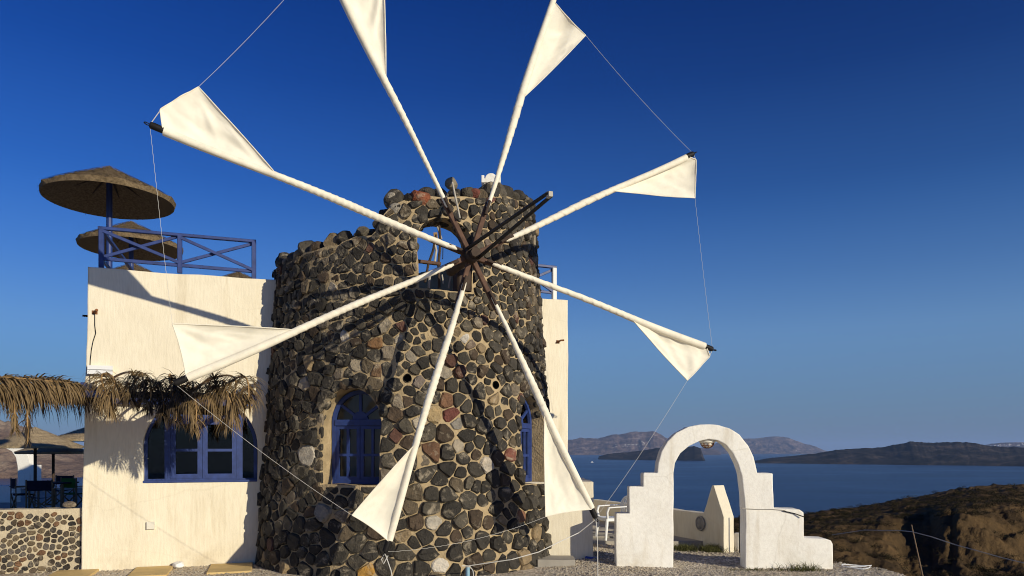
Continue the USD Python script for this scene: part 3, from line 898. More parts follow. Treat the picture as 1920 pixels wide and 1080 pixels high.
for o_ in (W1, W2):
    pp = op_poly(o_, 0.).exterior
    s_ = 0.
    while s_ < pp.length:
        x_, y_ = pp.interpolate(s_).coords[0]
        if y_ > o_['zs']:
            sz = rs.uniform(.07, .115)
            cdir = unit(V(x_ - (o_['w0'] + o_['w1']) / 2, max(0., y_ - o_['zs']) * 1.6, 0))
            x_, y_ = x_ + cdir[0] * sz * .62, y_ + cdir[1] * sz * .62
            rr0 = math.sqrt(max(o_['r'] ** 2 - x_ ** 2, .1)) - o_['r']
            obj('opening_stone', boulder(o_['o'] + o_['tx'] * x_ + UP * y_ + o_['n'] * (rr0 - .08), sz, rs), 'stone', tower, tone=pick_tone(rs))
        s_ += rs.uniform(.15, .24)

# tower windows
for wi, (o, rec) in enumerate(((W1, .41), (W2, .30))):
    pol = op_poly(o, -.012)
    ring = pol.difference(pol.buffer(-.06, join_style=2))
    zmid = o['zs'] - .01
    P_ = lambda poly, a, b: prism(poly, o['o'], o['tx'], UP, o['n'], -rec + a, -rec + b)
    w = obj('window', P_(ring, -.04, .04), 'blue_paint', tower, smooth=30, label=('dark blue arched window with fan light in shade' if wi == 0 else 'narrow view of a blue arched window near the right edge of the tower'))
    w0, w1, zb, zt = o['w0'] + .07, o['w1'] - .07, o['zb'] + .07, o['zt'] - .07
    inner = pol.buffer(-.058)
    obj('transom', P_(sbox(w0 - .005, zmid - .045, w1 + .005, zmid + .045).intersection(inner), -.03, .055), 'blue_paint', w)
    wc = (w0 + w1) / 2
    for a in (35, 90, 145):
        st = LineString([(wc, zmid + .047), (wc + math.cos(math.radians(a)) * 1.5, zmid + .047 + math.sin(math.radians(a)) * 1.5)]).buffer(.022, cap_style=2).intersection(inner).difference(Point(wc, zmid).buffer(.13))
        obj('fan_bar', P_(st, -.02, .02), 'blue_paint', w)
    obj('fan_hub', P_(Point(wc, zmid + .047).buffer(.128).intersection(sbox(wc - 1, zmid + .048, wc + 1, zmid + 1)).intersection(inner), -.02, .025), 'blue_paint', w)
    for (a, b) in ((w0, wc - .004), (wc + .004, w1)):
        s = .055
        zk = zb + (zmid - .047 - zb) * .46
        cs_ = sbox(a, zb, b, zmid - .047).difference(sbox(a + s, zb + s, b - s, zmid - .047 - s)).union(sbox((a + b) / 2 - .02, zb + s * .9, (a + b) / 2 + .02, zmid - .047 - s * .9)).union(sbox(a + s * .9, zk - .02, b - s * .9, zk + .02))
        obj('casement', P_(cs_, -.022, .028), 'blue_paint', w)
        obj('pane', P_(sbox(a + s - .004, zb + s - .004, b - s + .004, zmid - .047 - s + .004), -.005, -.001), 'glass', w)
    obj('fan_pane', P_(inner.intersection(sbox(-3, zmid + .047, 3, 20)), -.004, 0.), 'glass', w)
for t, z_ in VENTS:
    n_ = math.cos(t) * DIR0 + math.sin(t) * RGT
    ce = tpos(t, z_)
    k = np.arange(18) * 2 * np.pi / 18
    ux = np.cross(UP, n_)
    prof = [(.058, -.3), (.058, .012), (.062, .016), (.066, .012), (.066, -.3)]
    v = np.vstack([ce + n_ * b + a * (np.cos(k)[:, None] * ux + np.sin(k)[:, None] * UP) for a, b in prof])
    f = []
    for l in range(4):
        for i in range(18):
            j = (i + 1) % 18
            f += [[l * 18 + i, l * 18 + j, l * 18 + 18 + j], [l * 18 + i, l * 18 + 18 + j, l * 18 + 18 + i]]
    vp = obj('vent_pipe', (v, np.array(f)), 'black_iron', tower, smooth=40)
    obj('vent_back', tube([ce - n_ * .30, ce - n_ * .12], .054, 14), 'black_iron', vp)

# ------------------------------------------------------------------ the sail wheel
WTH, WPH = .3653, -.0036
WNORM = V(math.sin(WTH) * math.cos(WPH), -math.cos(WTH) * math.cos(WPH), math.sin(WPH))
WU = V(math.cos(WTH), math.sin(WTH), 0); WV = np.cross(WU, WNORM); WV = WV if WV[2] > 0 else -WV
HUB = at(884.2, 478.9, 10.644)
RW, A0 = .4009 * 10.644, 2.8427
wheel = thing('sail_wheel', 'eight armed windmill wheel with cream canvas jib sails and a forward bowsprit', 'windmill sails', HUB)
onw = lambda x, y: on_plane(x, y, HUB, WNORM)


def model_tip(k):
    a = A0 - k * math.pi / 4
    return HUB + RW * (math.cos(a) * WU + math.sin(a) * WV)


TIP = {0: onw(281, 234), 1: model_tip(1), 2: model_tip(2), 3: onw(1300, 288), 4: onw(1336, 655), 5: onw(1117, 971), 6: onw(722, 1035), 7: onw(327, 719)}
for k, (x, y) in ((1, (646, 0)), (2, (1036, 0))):    # the two that leave the frame follow the direction seen
    d = unit(onw(x, y) - HUB)
    TIP[k] = HUB + d * RW * (1.0 if k == 1 else .99)
ROOT = {0: (522, 326), 1: (732, 150), 2: (973, 186), 3: (1146, 360), 4: (1178, 600), 5: (1019, 766), 6: (789, 830), 7: (552, 609)}
CORN = {0: (372, 163), 2: (1098, 66), 3: (1303, 371), 4: (1289, 713), 5: (1023, 969), 6: (660, 966), 7: (323, 607)}
CW = {k: onw(*p) for k, p in CORN.items()}
# the hidden corner of the second sail: as far along and out as its neighbours', its free edge through the point seen at the top of the frame
d1 = unit(TIP[1] - HUB); r1 = onw(*ROOT[1]); e1 = unit(onw(722, -2) - r1)
CW[1] = r1 + e1 * np.mean([np.linalg.norm(CW[k] - onw(*ROOT[k])) for k in (0, 2)]) * .97

LUG = {0: onw(301, 208), 3: onw(1304, 300), 4: onw(1330, 668)}
# hub and bearings
hb = [tube([HUB - WNORM * .22, HUB - WNORM * .2, HUB + WNORM * .10, HUB + WNORM * .12], [.10, .115, .115, .09], 10),
      tube([HUB + WNORM * .06, HUB + WNORM * .2], .07, 8)]
obj('hub', join(hb), 'timber', wheel, smooth=40)
obj('axle', join([tube([HUB - WNORM * .2, HUB - WNORM * 1.05], .075, 10)]), 'timber', wheel, smooth=40)
TIPX = HUB + WNORM * 2.733
sprit = []
for s, up_ in ((-1, .05), (1, -.03)):
    obj('bowsprit_pole', tube([HUB + WU * .075 * s + WV * up_ * 1.6 + WNORM * .02, TIPX + WU * .02 * s + WV * up_ * .3], [.026, .02], 8), 'black_iron', wheel, smooth=40)
obj('bowsprit_cap', bar(TIPX - WNORM * .05, TIPX + WNORM * .03, .048, .055), 'grey_stick', wheel)


def cloth(k):
    """Canvas triangle between the arm and its free corner, drawn tight at the corner and creased towards it."""
    a, b, c = onw(*ROOT[k]), HUB + (TIP[k] - HUB) * .965, CW[k]
    d_k = unit(TIP[k] - HUB)
    a = HUB + d_k * float((a - HUB) @ d_k)
    if k == 1 or k == 2:
        b = HUB + (TIP[k] - HUB) * .955
    n = 34
    along = unit(b - a)
    P, idx = [], {}
    cut = {0: .16, 3: .10, 4: .12, 7: .04}.get(k, .06)
    for i in range(n + 1):
        for j in range(n + 1 - i):
            u, v = i / n, j / n                     # weights of b and c
            w = 1 - u - v
            s_ = v / max(u + v, 1e-9)
            lug = LUG.get(k)
            E_ = b + (c - b) * s_ if lug is None else (b + (lug - b) * s_ / .22 if s_ < .22 else lug + (c - lug) * (s_ - .22) / .78)
            p = a + (E_ - a) * (u + v)
            # small lug at the outer end: the edge from tip to corner bows inward or outward a little
            e = u * v * 4
            p = p + along * (-.02 * e if lug is None else .008 * e)
            free = 4 * w * v
            p = p - unit(np.cross(WNORM, c - a)) * (0.012 * free)
            q = V(u * 3.0 + v * 1.0, v * 9, k * 3.3)
            ang = math.atan2(u, max(v, 1e-3)) if True else 0
            rr_ = 1 - v
            crease = (meshkit.fbm(V(u / max(1 - v + .05, .05) * 7.0, (1 - v) * 1.1, k * 5.1), 3, 3) - .5) * .12 * (1 - abs(2 * v - 1.0)) ** .7 * min(1, 3 * rr_)
            low = (meshkit.fbm(V(u * 2.2, v * 2.2, k * 2.7), 3, 8) - .5) * .16 * (27 * u * v * w) ** .6
            belly = -.10 * (27 * u * v * w) ** .7
            p = p + WNORM * (crease + low + belly + .03 * (1 - v))
            idx[i, j] = len(P); P.append(p)
    f = []
    for i in range(n):
        for j in range(n - i):
            f.append([idx[i, j], idx[i + 1, j], idx[i, j + 1]])
            if j < n - i - 1:
                f.append([idx[i + 1, j], idx[i + 1, j + 1], idx[i, j + 1]])
    P = np.array(P)
    hem1 = [P[idx[0, j]] for j in range(n + 1)]           # root to corner
    hem2 = [P[idx[i, n - i]] for i in range(n + 1)]       # corner to tip
    return P, np.array(f), hem1, hem2


for k in range(8):
    d = unit(TIP[k] - HUB); L = np.linalg.norm(TIP[k] - HUB)
    side_ = np.cross(WNORM, d)
    r0 = {0: .055, 1: .17, 2: .165, 3: .135, 4: .075, 5: .15, 6: .095, 7: .075}[k]
    s0 = {1: .28, 2: .26, 3: .19, 5: .26}.get(k, .22)
    arm = obj('arm', bar(HUB + d * .02 - WNORM * .03, HUB + d * L * (r0 * .5 + .12) - WNORM * .02, .068, .065, WNORM), 'rusty_timber', wheel)
    off = WNORM * .055
    # timber pole running the whole length, the rolled sail wound round it
    obj('pole', tube([HUB + d * L * (r0 - .02) + off, HUB + d * L * (r0 + .03) + off], .022, 8), 'timber', wheel, smooth=40)
    obj('pole', tube([HUB + d * L * .93, HUB + d * (L - .05)], .036, 8), 'timber', wheel, smooth=40)
    nn, mm = 170, 18
    tt = np.linspace(r0, .962, nn)
    ctr = HUB + np.outer(tt * L, d) + np.outer(np.clip((.35 - tt) * 3, 0, 1), off) + np.outer(.012 * np.sin(tt * 9 + k), side_)
    rad = .029 + .022 * np.clip((tt - r0) / .35, 0, 1) + .006 * np.sin(tt * 7 + 2 * k)
    rad[:3] *= (.75, .9, 1.0)
    ph = np.arange(mm) * 2 * np.pi / mm
    tw_ = 34 * np.clip(.66 - tt, 0, 1) * (1 + .3 * np.sin(tt * 5 + k))
    saw = ((ph[None] / (2 * np.pi) + tw_[:, None]) % 1.0)
    ripple = 1 + .11 * (saw - .5) * 1.5 * np.clip((.72 - tt) * 6, .15, 1)[:, None]
    rv = (ctr[:, None] + (rad[:, None] * ripple)[..., None] * (np.cos(ph)[None, :, None] * side_ + np.sin(ph)[None, :, None] * WNORM)).reshape(-1, 3)
    f = []
    i_ = np.arange(nn - 1)[:, None] * mm; j_ = np.arange(mm)[None]; q_ = (j_ + 1) % mm
    f = np.vstack([np.stack([(i_ + j_).ravel(), (i_ + q_).ravel(), (i_ + mm + q_).ravel()], 1), np.stack([(i_ + j_).ravel(), (i_ + mm + q_).ravel(), (i_ + mm + j_).ravel()], 1)])
    e = len(rv)
    rv = np.vstack([rv, ctr[:1], ctr[-1:]])
    f = np.vstack([f, [[e, (j + 1) % mm, j] for j in range(mm)], [[e + 1, (nn - 1) * mm + j, (nn - 1) * mm + (j + 1) % mm] for j in range(mm)]])
    obj('rolled_sail', (rv, f), 'rolled_canvas', wheel, smooth=50)
    cp = obj('end_cap', tube([HUB + d * (L * .963), HUB + d * (L * .968), HUB + d * (L * .995), HUB + d * L], [.038, .043, .043, .034], 12), 'black_iron', wheel, smooth=40)
    a_ = np.linspace(0, 2 * np.pi, 13)
    obj('ring', tube([HUB + d * (L + .03) + .035 * (math.cos(t) * d + math.sin(t) * WNORM) for t in a_], .007, 6, False), 'black_iron', cp)
    P, f, h1, h2 = cloth(k)
    sl = obj('sail', (P, f), 'canvas', wheel, smooth=True)
    obj('hem', join([tube(h1, .0075, 6), tube(h2, .0075, 6)]), 'rolled_canvas', sl, smooth=True)
    nx = TIP[(k + 1) % 8]
    a, b = CW[k], nx
    s_ = np.linspace(0, 1, 16)
    sag = .05 if k not in (5,) else .10
    obj('rope', tube([a + (b - a) * t - UP * sag * 4 * t * (1 - t) for t in s_], .0021, 5), 'rope', wheel)
    # short lashing from tip to the outer edge of the cloth
    obj('lashing', tube([TIP[k], h2[-1] if k not in LUG else h2[int(len(h2) * .78)]], .005, 5), 'rope', wheel)
# loose slat lashed beside the second arm and stubs below the hub
obj('loose_slat', bar(onw(845, 345) + WNORM * .08, onw(859, 412) + WNORM * .08, .03, .02), 'grey_stick', wheel)

# old gear in the opening behind the hub
ho_c = HO['o'] + HO['tx'] * (HO['w0'] + HO['w1']) / 2
gear = thing('old_mill_gear', 'weathered sticks, straps and a cross bar hanging in the arched opening behind the hub', 'mill gear', ho_c)
gp = lambda x, y, dep=.25: on_plane(x, y, HO['o'] - HO['n'] * dep, HO['n'])
for pts_, r_, m_ in (([(823, 420), (826, 455), (822, 495), (824, 540)], .022, 'timber'), ([(818, 440), (812, 470), (803, 496), (797, 530)], .02, 'timber'), ([(814, 452), (818, 470), (815, 492)], .018, 'grey_stick'),
                     ([(820, 425), (828, 448)], .014, 'grey_stick'), ([(831, 452), (830, 486)], .007, 'black_iron'), ([(843, 502), (846, 514), (841, 541)], .018, 'grey_stick'), ([(806, 512), (804, 540)], .02, 'grey_stick'), ([(829, 515), (831, 532)], .012, 'grey_stick')):
    obj('stick', tube([gp(*q) for q in pts_], r_, 7), m_, gear)
obj('strap', bar(gp(816, 436), gp(818, 452), .06, .02), 'palm_stalk', gear)
obj('cross_bar', bar(gp(776, 489), gp(826, 495), .06, .05), 'rusty_timber', gear)
obj('bearing_block', join([bar(gp(866, 548, .1), gp(866, 489, .1), .22, .3, HO['n']), bar(gp(852, 498, .2), gp(890, 500, .2), .1, .1)]), 'timber', gear)

# ------------------------------------------------------------------ terrace: railings, umbrellas, chimney
def rail_pt(x, y, off=-.16):
    p = on_plane(x, y, A + WN * off, WN)
    return p


rl = thing('terrace_railing', 'blue timber railing with crossed braces on the left corner of the roof terrace', 'railing', rail_pt(190, 500))
PT = {0: (190, 428, 508), 1: (337, 442, 512), 2: (476, 453, 526)}
for k, (x, y0, y1) in PT.items():
    obj('post', bar(rail_pt(x, y1), rail_pt(x, y0), .075, .075, WN), 'blue_paint', rl)
obj('top_rail', bar(rail_pt(184, 427.5), rail_pt(480, 453), .07, .05, UP), 'blue_paint', rl)
obj('bottom_rail', bar(rail_pt(190, 485), rail_pt(476, 509), .045, .055, UP), 'blue_paint', rl)
for a, b, o in (((193, 433), (335, 492), -.13), ((193, 482), (335, 443), -.19), ((340, 446), (474, 506), -.13), ((340, 492), (474, 457), -.19)):
    obj('brace', bar(rail_pt(*a, o), rail_pt(*b, o), .05, .035, WN), 'blue_paint', rl)
obj('side_rail', bar(rail_pt(190, 430), rail_pt(190, 430) - WN * 4, .06, .05), 'blue_paint', rl)
obj('side_rail', bar(rail_pt(190, 486), rail_pt(190, 486) - WN * 4, .045, .05), 'blue_paint', rl)
obj('post', bar(rail_pt(190, 500) - WN * 4, rail_pt(190, 428) - WN * 4, .075), 'blue_paint', rl)
rr2 = thing('terrace_railing', 'short blue railing with a white end post just right of the tower', 'railing', rail_pt(1040, 556))
obj('post', bar(rail_pt(1039, 562), rail_pt(1039, 503), .085, .085, WN), 'white_paint', rr2)
obj('post', bar(rail_pt(962, 552), rail_pt(962, 490), .075, .075, WN), 'blue_paint', rr2)
obj('top_rail', bar(rail_pt(960, 493), rail_pt(1043, 501.5), .07, .05), 'blue_paint', rr2)
obj('bottom_rail', bar(rail_pt(962, 540), rail_pt(1039, 549.5), .045, .05), 'blue_paint', rr2)
for a, b, o in (((965, 498), (1036, 546), -.13), ((965, 537), (1036, 506), -.19)):
    obj('brace', bar(rail_pt(*a, o), rail_pt(*b, o), .05, .035, WN), 'blue_paint', rr2)


def umbrella(name, label, base, rim_r, rim_z, apex_z, postmat, thatch, group, seed, fringe=.10, nst=2600, ctr=None, post_r=.055):
    """Round straw sunshade: layered cone, dark hollow underside with ribs, loose ends all over."""
    r = np.random.default_rng(seed)
    t = thing(name, label, 'umbrella', base, group)
    c = V(base[0], base[1], 0)
    nr, na = 14, 56
    ring = np.linspace(0, 1, nr)
    an = np.arange(na) * 2 * np.pi / na
    rows = []
    for s in ring:
        lay = .05 * ((s * 6) % 1.0)
        rr_ = rim_r * s * (1 + .012 * r.normal(size=na) * s)
        zz = apex_z - (apex_z - rim_z) * s ** 1.03 - lay * .6 + .012 * r.normal(size=na) * s
        rows.append(np.stack([c[0] + rr_ * np.cos(an), c[1] + rr_ * np.sin(an), zz], 1))
    for s in ring[::-1]:
        rows.append(np.stack([c[0] + rim_r * .985 * s * np.cos(an), c[1] + rim_r * .985 * s * np.sin(an), apex_z - .12 - (apex_z - rim_z - .03) * s + 0 * an], 1))
    v = np.vstack(rows); f = []
    for i in range(len(rows) - 1):
        a = i * na + np.arange(na); b = a + na
        a1, b1 = i * na + (np.arange(na) + 1) % na, (i + 1) * na + (np.arange(na) + 1) % na
        f += [np.stack([a, b, b1], 1), np.stack([a, b1, a1], 1)]
    cn = obj('canopy', (v, np.vstack(f)), thatch, t)
    sv, sf = [], []
    for k in range(nst):
        s = math.sqrt(r.random()) * (1 if thatch == 'straw' else .88); a = r.uniform(0, 2 * np.pi)
        rim_ = k < nst * (.16 if thatch == 'straw' else 0)
        if rim_:
            s = r.uniform(.92, 1.0)
        under = (not rim_) and r.random() < .3
        ln = r.uniform(.10, .24)
        d0 = V(math.cos(a), math.sin(a), 0); tz = V(-math.sin(a), math.cos(a), 0)
        sl = -(apex_z - rim_z) / rim_r
        dd = unit(d0 + UP * (sl - (.25 if rim_ else -.05)) + tz * r.normal(0, .22))
        p = c + d0 * rim_r * s + UP * (apex_z - (apex_z - rim_z) * s ** 1.03 + (.012 if not under else -.07))
        if rim_:
            p = p - UP * r.uniform(0, .05); ln *= fringe / .1 * .22
        w = tz * r.uniform(.004, .009)
        b = len(sv) * 1
        sv += [p - w, p + w, p + dd * ln + w * .4, p + dd * ln - w * .4]
        sf += [[b, b + 1, b + 2], [b, b + 2, b + 3]]
    obj('loose_straw', (np.array(sv), np.array(sf)), thatch, t, kind='stuff')
    obj('post', tube([V(base[0], base[1], base[2]), V(base[0], base[1], apex_z - .05)], post_r, 10), postmat, t, smooth=40)
    for k in range(8):
        a = k * np.pi / 4 + .2
        obj('rib', tube([c + UP * (apex_z - .17), c + rim_r * .95 * V(math.cos(a), math.sin(a), 0) + UP * (rim_z - .0)], .018, 6), 'timber', t)
    return t


def twig_umbrella(px, py_apex, d, label, seed, r_=1.17, drop=.60):
    ap = at(px, py_apex, d)
    return umbrella('twig_umbrella', label, (ap[0], ap[1], 4.3), r_, ap[2] - drop, ap[2], 'blue_paint', 'thatch', 'thatched umbrellas on the roof terrace', seed)


twig_umbrella(205, 311, 14.6, 'largest brown thatched umbrella high above the railing on a blue post', 1)
twig_umbrella(246, 414, 18.4, 'second thatched umbrella seen through the left half of the terrace railing', 2)
twig_umbrella(250, 492, 22.6, 'tip of a thatched umbrella peeping over the wall below the braces at left', 3)
twig_umbrella(447, 508, 23.5, 'tip of a thatched umbrella peeping over the wall beside the right railing post', 4)

cb = at(921, 345, 19.0)
ch = thing('white_chimney', 'white chimney with a scalloped cap peeping over the tower rim', 'chimney', (cb[0], cb[1], 4.3))
zt = at(0, 331, 19.0)[2]
obj('shaft', boxm(cb[0] - .17, cb[0] + .17, cb[1] - .17, cb[1] + .17, 4.3, zt - .22), 'white_plaster', ch)
cpoly = sbox(-.24, 0, .24, .10).union(sbox(-.24, 0, -.17, .18)).union(sbox(.17, 0, .24, .18)).union(Point(0, .08).buffer(.15).intersection(sbox(-1, 0, 1, 1)))
obj('cap', prism(cpoly, V(cb[0], cb[1] - .2, zt - .218), V(1, 0, 0), UP, V(0, 1, 0), 0, .4), 'white_plaster', ch)

# ------------------------------------------------------------------ palm-leaf pergola along the front wall
POFF = 1.6
PZ = 2.70
pu = lambda x: float((on_plane(x, 741, A + WN * POFF, WN) - A) @ T)
pg = thing('pergola', 'blue timber pergola frame carrying dry palm fronds along the cream wall', 'pergola', wall_pt(pu(160), PZ, POFF))
uE, uS = pu(484), pu(-260)
obj('front_beam', bar(wall_pt(uS, PZ, POFF), wall_pt(uE, PZ, POFF), .08, .09), 'blue_paint', pg)
obj('rear_beam', bar(wall_pt(uS, PZ, .09), wall_pt(uE - .1, PZ, .09), .07, .10), 'blue_paint', pg)
for uu in (uE - .12, pu(330), pu(160), pu(20), pu(-150)):
    obj('rafter', bar(wall_pt(uu, PZ + .105, .01 if uu > 0 else -.2), wall_pt(uu, PZ + .105, POFF + .12), .07, .09), 'blue_paint', pg)
obj('post', bar(wall_pt(uS + .1, 0, POFF), wall_pt(uS + .1, PZ - .056, POFF), .1), 'blue_paint', pg)


def frond(name_mat, pts, lmax, nl, seed, label, droop=1.0, spread=.9, keep=(0, 1), width=.024, upward=.0):
    """Date-palm frond: a bent stalk with two ranks of leaflets that hang as they dry."""
    r = np.random.default_rng(seed)
    pts = np.array(pts, float)
    tck = np.linspace(0, 1, len(pts))
    ts = np.linspace(0, 1, 40)
    from scipy.interpolate import CubicSpline
    cs_ = CubicSpline(tck, pts)
    st = cs_(ts)
    t = thing('palm_frond', label, 'palm frond', st[0])
    obj('stalk', tube(st, np.linspace(.020, .006, 40), 6), 'palm_stalk', t, smooth=40)
    vs, fs = [], []
    for i in range(nl):
        s = r.uniform(keep[0], keep[1])
        p = cs_(s); d = unit(cs_(s, 1))
        sd = unit(np.cross(d, UP) + 1e-6)
        for sg in (-1, 1):
            L = lmax * (.55 + .45 * math.sin(np.pi * min(1, .15 + s * .85))) * r.uniform(.65, 1.15)
            dv = unit(sg * sd * spread * r.uniform(.5, 1.2) + d * r.uniform(.3, .9) + UP * (upward * r.uniform(0, 1.6) + r.normal(0, .16)))
            w = unit(np.cross(dv, UP + .3 * r.normal(size=3))) * width * r.uniform(.6, 1.1) * .5
            n = 5
            q = p.copy(); b = len(vs)
            wr = droop * r.uniform(.6, 1.5)
            for j in range(n):
                ww = w * (1 - (j / (n - 1)) ** 1.6 * .95) * (.7 if j == 0 else 1)
                vs += [q - ww, q + ww]
                q = q + dv * L / (n - 1)
                dv = unit(dv - UP * .42 * wr)
            for j in range(n - 1):
                fs += [[b + 2 * j, b + 2 * j + 1, b + 2 * j + 3], [b + 2 * j, b + 2 * j + 3, b + 2 * j + 2]]
    obj('leaflets', (np.array(vs), np.array(fs)), name_mat, t, kind='stuff')
    return t


fz = PZ + .16
W_ = lambda u, o, z: wall_pt(u, z, o)
fr_r = np.random.default_rng(5)
# the long ones lying along the beam left of the building
uA = pu(158)
frond('palm_leaf', [W_(pu(-230), POFF + .08, fz - .02), W_(pu(-60), POFF + .14, fz + .03), W_(pu(60), POFF + .16, fz + .01), W_(uA - .02, POFF + .13, fz - .04)], .52, 360, 31, 'longest straw coloured palm frond lying level along the beam at the far left', 1.3, .55, upward=-.55)
frond('palm_leaf', [W_(pu(-240), POFF + .15, fz - .14), W_(pu(-60), POFF + .2, fz - .10), W_(pu(60), POFF + .22, fz - .08), W_(uA - .1, POFF + .18, fz - .12)], .42, 260, 32, 'straw palm frond hanging lowest in front of the beam at the far left', 1.3, .5, upward=-.8)
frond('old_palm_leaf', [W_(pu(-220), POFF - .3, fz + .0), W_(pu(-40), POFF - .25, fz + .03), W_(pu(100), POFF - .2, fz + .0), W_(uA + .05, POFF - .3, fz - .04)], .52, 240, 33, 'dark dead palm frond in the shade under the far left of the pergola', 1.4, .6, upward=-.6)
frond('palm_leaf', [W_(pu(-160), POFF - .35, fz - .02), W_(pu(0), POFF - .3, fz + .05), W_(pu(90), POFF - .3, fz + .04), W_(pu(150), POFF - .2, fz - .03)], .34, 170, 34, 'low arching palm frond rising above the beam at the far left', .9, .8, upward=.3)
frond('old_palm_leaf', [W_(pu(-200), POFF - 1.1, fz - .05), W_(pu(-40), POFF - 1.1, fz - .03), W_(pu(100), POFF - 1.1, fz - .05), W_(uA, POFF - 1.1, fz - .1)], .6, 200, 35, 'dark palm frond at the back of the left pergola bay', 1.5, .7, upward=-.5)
frond('palm_leaf', [W_(pu(26), POFF - .3, fz - .05), W_(pu(32), POFF + .12, fz - .2), W_(pu(36), POFF + .2, fz - .45), W_(pu(38), POFF + .22, fz - .68)], .26, 80, 36, 'short straw frond tip dangling below the others near the left edge', 1.4, .5)
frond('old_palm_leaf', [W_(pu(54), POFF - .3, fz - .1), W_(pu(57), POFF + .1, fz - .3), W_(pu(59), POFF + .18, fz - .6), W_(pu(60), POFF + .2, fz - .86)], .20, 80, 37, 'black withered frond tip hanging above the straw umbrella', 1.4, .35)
# those hanging over the beam in front of the wall
spec = [(192, 'palm_leaf', .52, .40, 'bushy straw frond drooping over the beam at the corner of the building', .2), (215, 'palm_leaf', .48, .28, 'tawny frond with drooping tips just right of the building corner', .4), (252, 'palm_leaf', .34, .10, 'straw frond bristling upward above the shaded wall', .8),
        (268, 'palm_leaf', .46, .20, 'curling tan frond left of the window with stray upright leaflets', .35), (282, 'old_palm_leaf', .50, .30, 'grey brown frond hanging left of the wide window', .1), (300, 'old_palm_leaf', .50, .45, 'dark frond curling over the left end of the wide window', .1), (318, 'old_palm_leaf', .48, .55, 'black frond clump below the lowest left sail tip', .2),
        (340, 'palm_leaf', .44, .55, 'sunlit frond tip hanging into the middle of the wide window', -.1), (362, 'palm_leaf', .36, .72, 'golden frond bending down right of the sail tip', -.1), (386, 'palm_leaf', .50, .40, 'golden brown frond over the window casements', .0),
        (402, 'old_palm_leaf', .36, .0, 'dark frond standing upright like a brush above the beam', 1.5), (418, 'palm_leaf', .56, .46, 'straw frond spreading over the right casement', .0), (440, 'palm_leaf', .60, .50, 'pale frond trailing long strands near the right end of the beam', .0), (462, 'palm_leaf', .44, .2, 'thin frond sticking out beyond the blue beam end', .3),
        (238, 'old_palm_leaf', .5, .2, 'dark frond in the shade behind the beam above the plain wall', .1), (333, 'old_palm_leaf', .44, .28, 'dark frond lying flat behind the sail tip', .7)]
for i, (x, m_, ln, hang, lab, upw) in enumerate(spec):
    u = pu(x)
    j = fr_r.uniform(-.4, .4); j2 = fr_r.uniform(-.06, .10)
    frond(m_, [W_(u - .35 + j, .25, fz + .0), W_(u - .12 + j * .5, .95, fz + .08 + j2), W_(u, POFF + .05, fz + .02 + j2), W_(u + .06 + j * .2, POFF + .26, fz - .10 - hang * .28), W_(u + .05 + j * .4, POFF + .30, fz - .10 - hang * .8)], ln * (.80 if x < 330 else .95), 95, 50 + i, lab, fr_r.uniform(1.2, 1.7), fr_r.uniform(.55, .95), (.45, 1), width=.018, upward=upw)

# ------------------------------------------------------------------ left: retaining wall, seating terrace, straw umbrellas
rw0 = A - T * .10 - WN * .10
rwall = thing('rubble_wall', 'low retaining wall of small brown stones in pale mortar left of the building', 'wall', rw0)
RWL, RWZ = 4.2, .99
rw_pt = lambda u, z, h: rw0 - T * np.asarray(u)[..., None] + UP * np.asarray(z)[..., None] + WN * np.asarray(h)[..., None]
pw = prism(sbox(-RWL, -.1, 0, RWZ), rw0, T, UP, -WN, .0, .35)
obj('mortar', rough(pw, .09, .014, 4, 4), 'pale_mortar', rwall, smooth=40)
rs3 = np.random.default_rng(77)
dom2 = sbox(.01, -.05, 1.7, RWZ - .02)
c3, r3 = throw(dom2, .026, .056, 16000, rs3, 1.2)
TON2 = [(.11, .085, .06), (.075, .06, .048), (.16, .12, .08), (.06, .052, .045), (.2, .11, .06), (.14, .12, .10), (.24, .18, .11)]
m2 = []
for k, p in cells(c3, r3, dom2, .008, .009, rs3):
    sm_ = stone_mesh(Polygon([(q[0], q[1]) for q in p.exterior.coords]), lambda s, z_, h: rw_pt(s, z_, h), rs3.uniform(.015, .035), rs3, 9, .02)
    m2.append((p.area, (sm_[0], sm_[1][:, ::-1]), np.array(TON2[rs3.integers(len(TON2))]) * rs3.uniform(.45, .95)))
m2.sort(key=lambda a: -a[0])
for ar_, m_, tn in m2[:290]:
    obj('stone', m_, 'stone', rwall, tone=tn)
if m2[290:]:
    obj('stone_infill', join([m_ for _, m_, _ in m2[290:]]), 'stone', rwall, tone=np.vstack([np.tile(t, (len(m_[0]), 1)) for _, m_, t in m2[290:]]), kind='stuff')
lb = boulder(rw_pt(.22, RWZ + .05, -.18), .11, rs3, .6)
keys(stage.GetPrimAtPath(obj('loose_stone', lb, 'stone', tone=(.2, .16, .12))), 'flat brown stone lying loose on top of the low rubble wall', 'stone')
fl0 = rw0 - WN * .352
flo = prism(sbox(-13, .0, -.05, .30), fl0, T, UP, SD, 0, 24.)
keys(stage.GetPrimAtPath(obj('paving', flo, 'concrete')), kind='structure')
FZ = .302


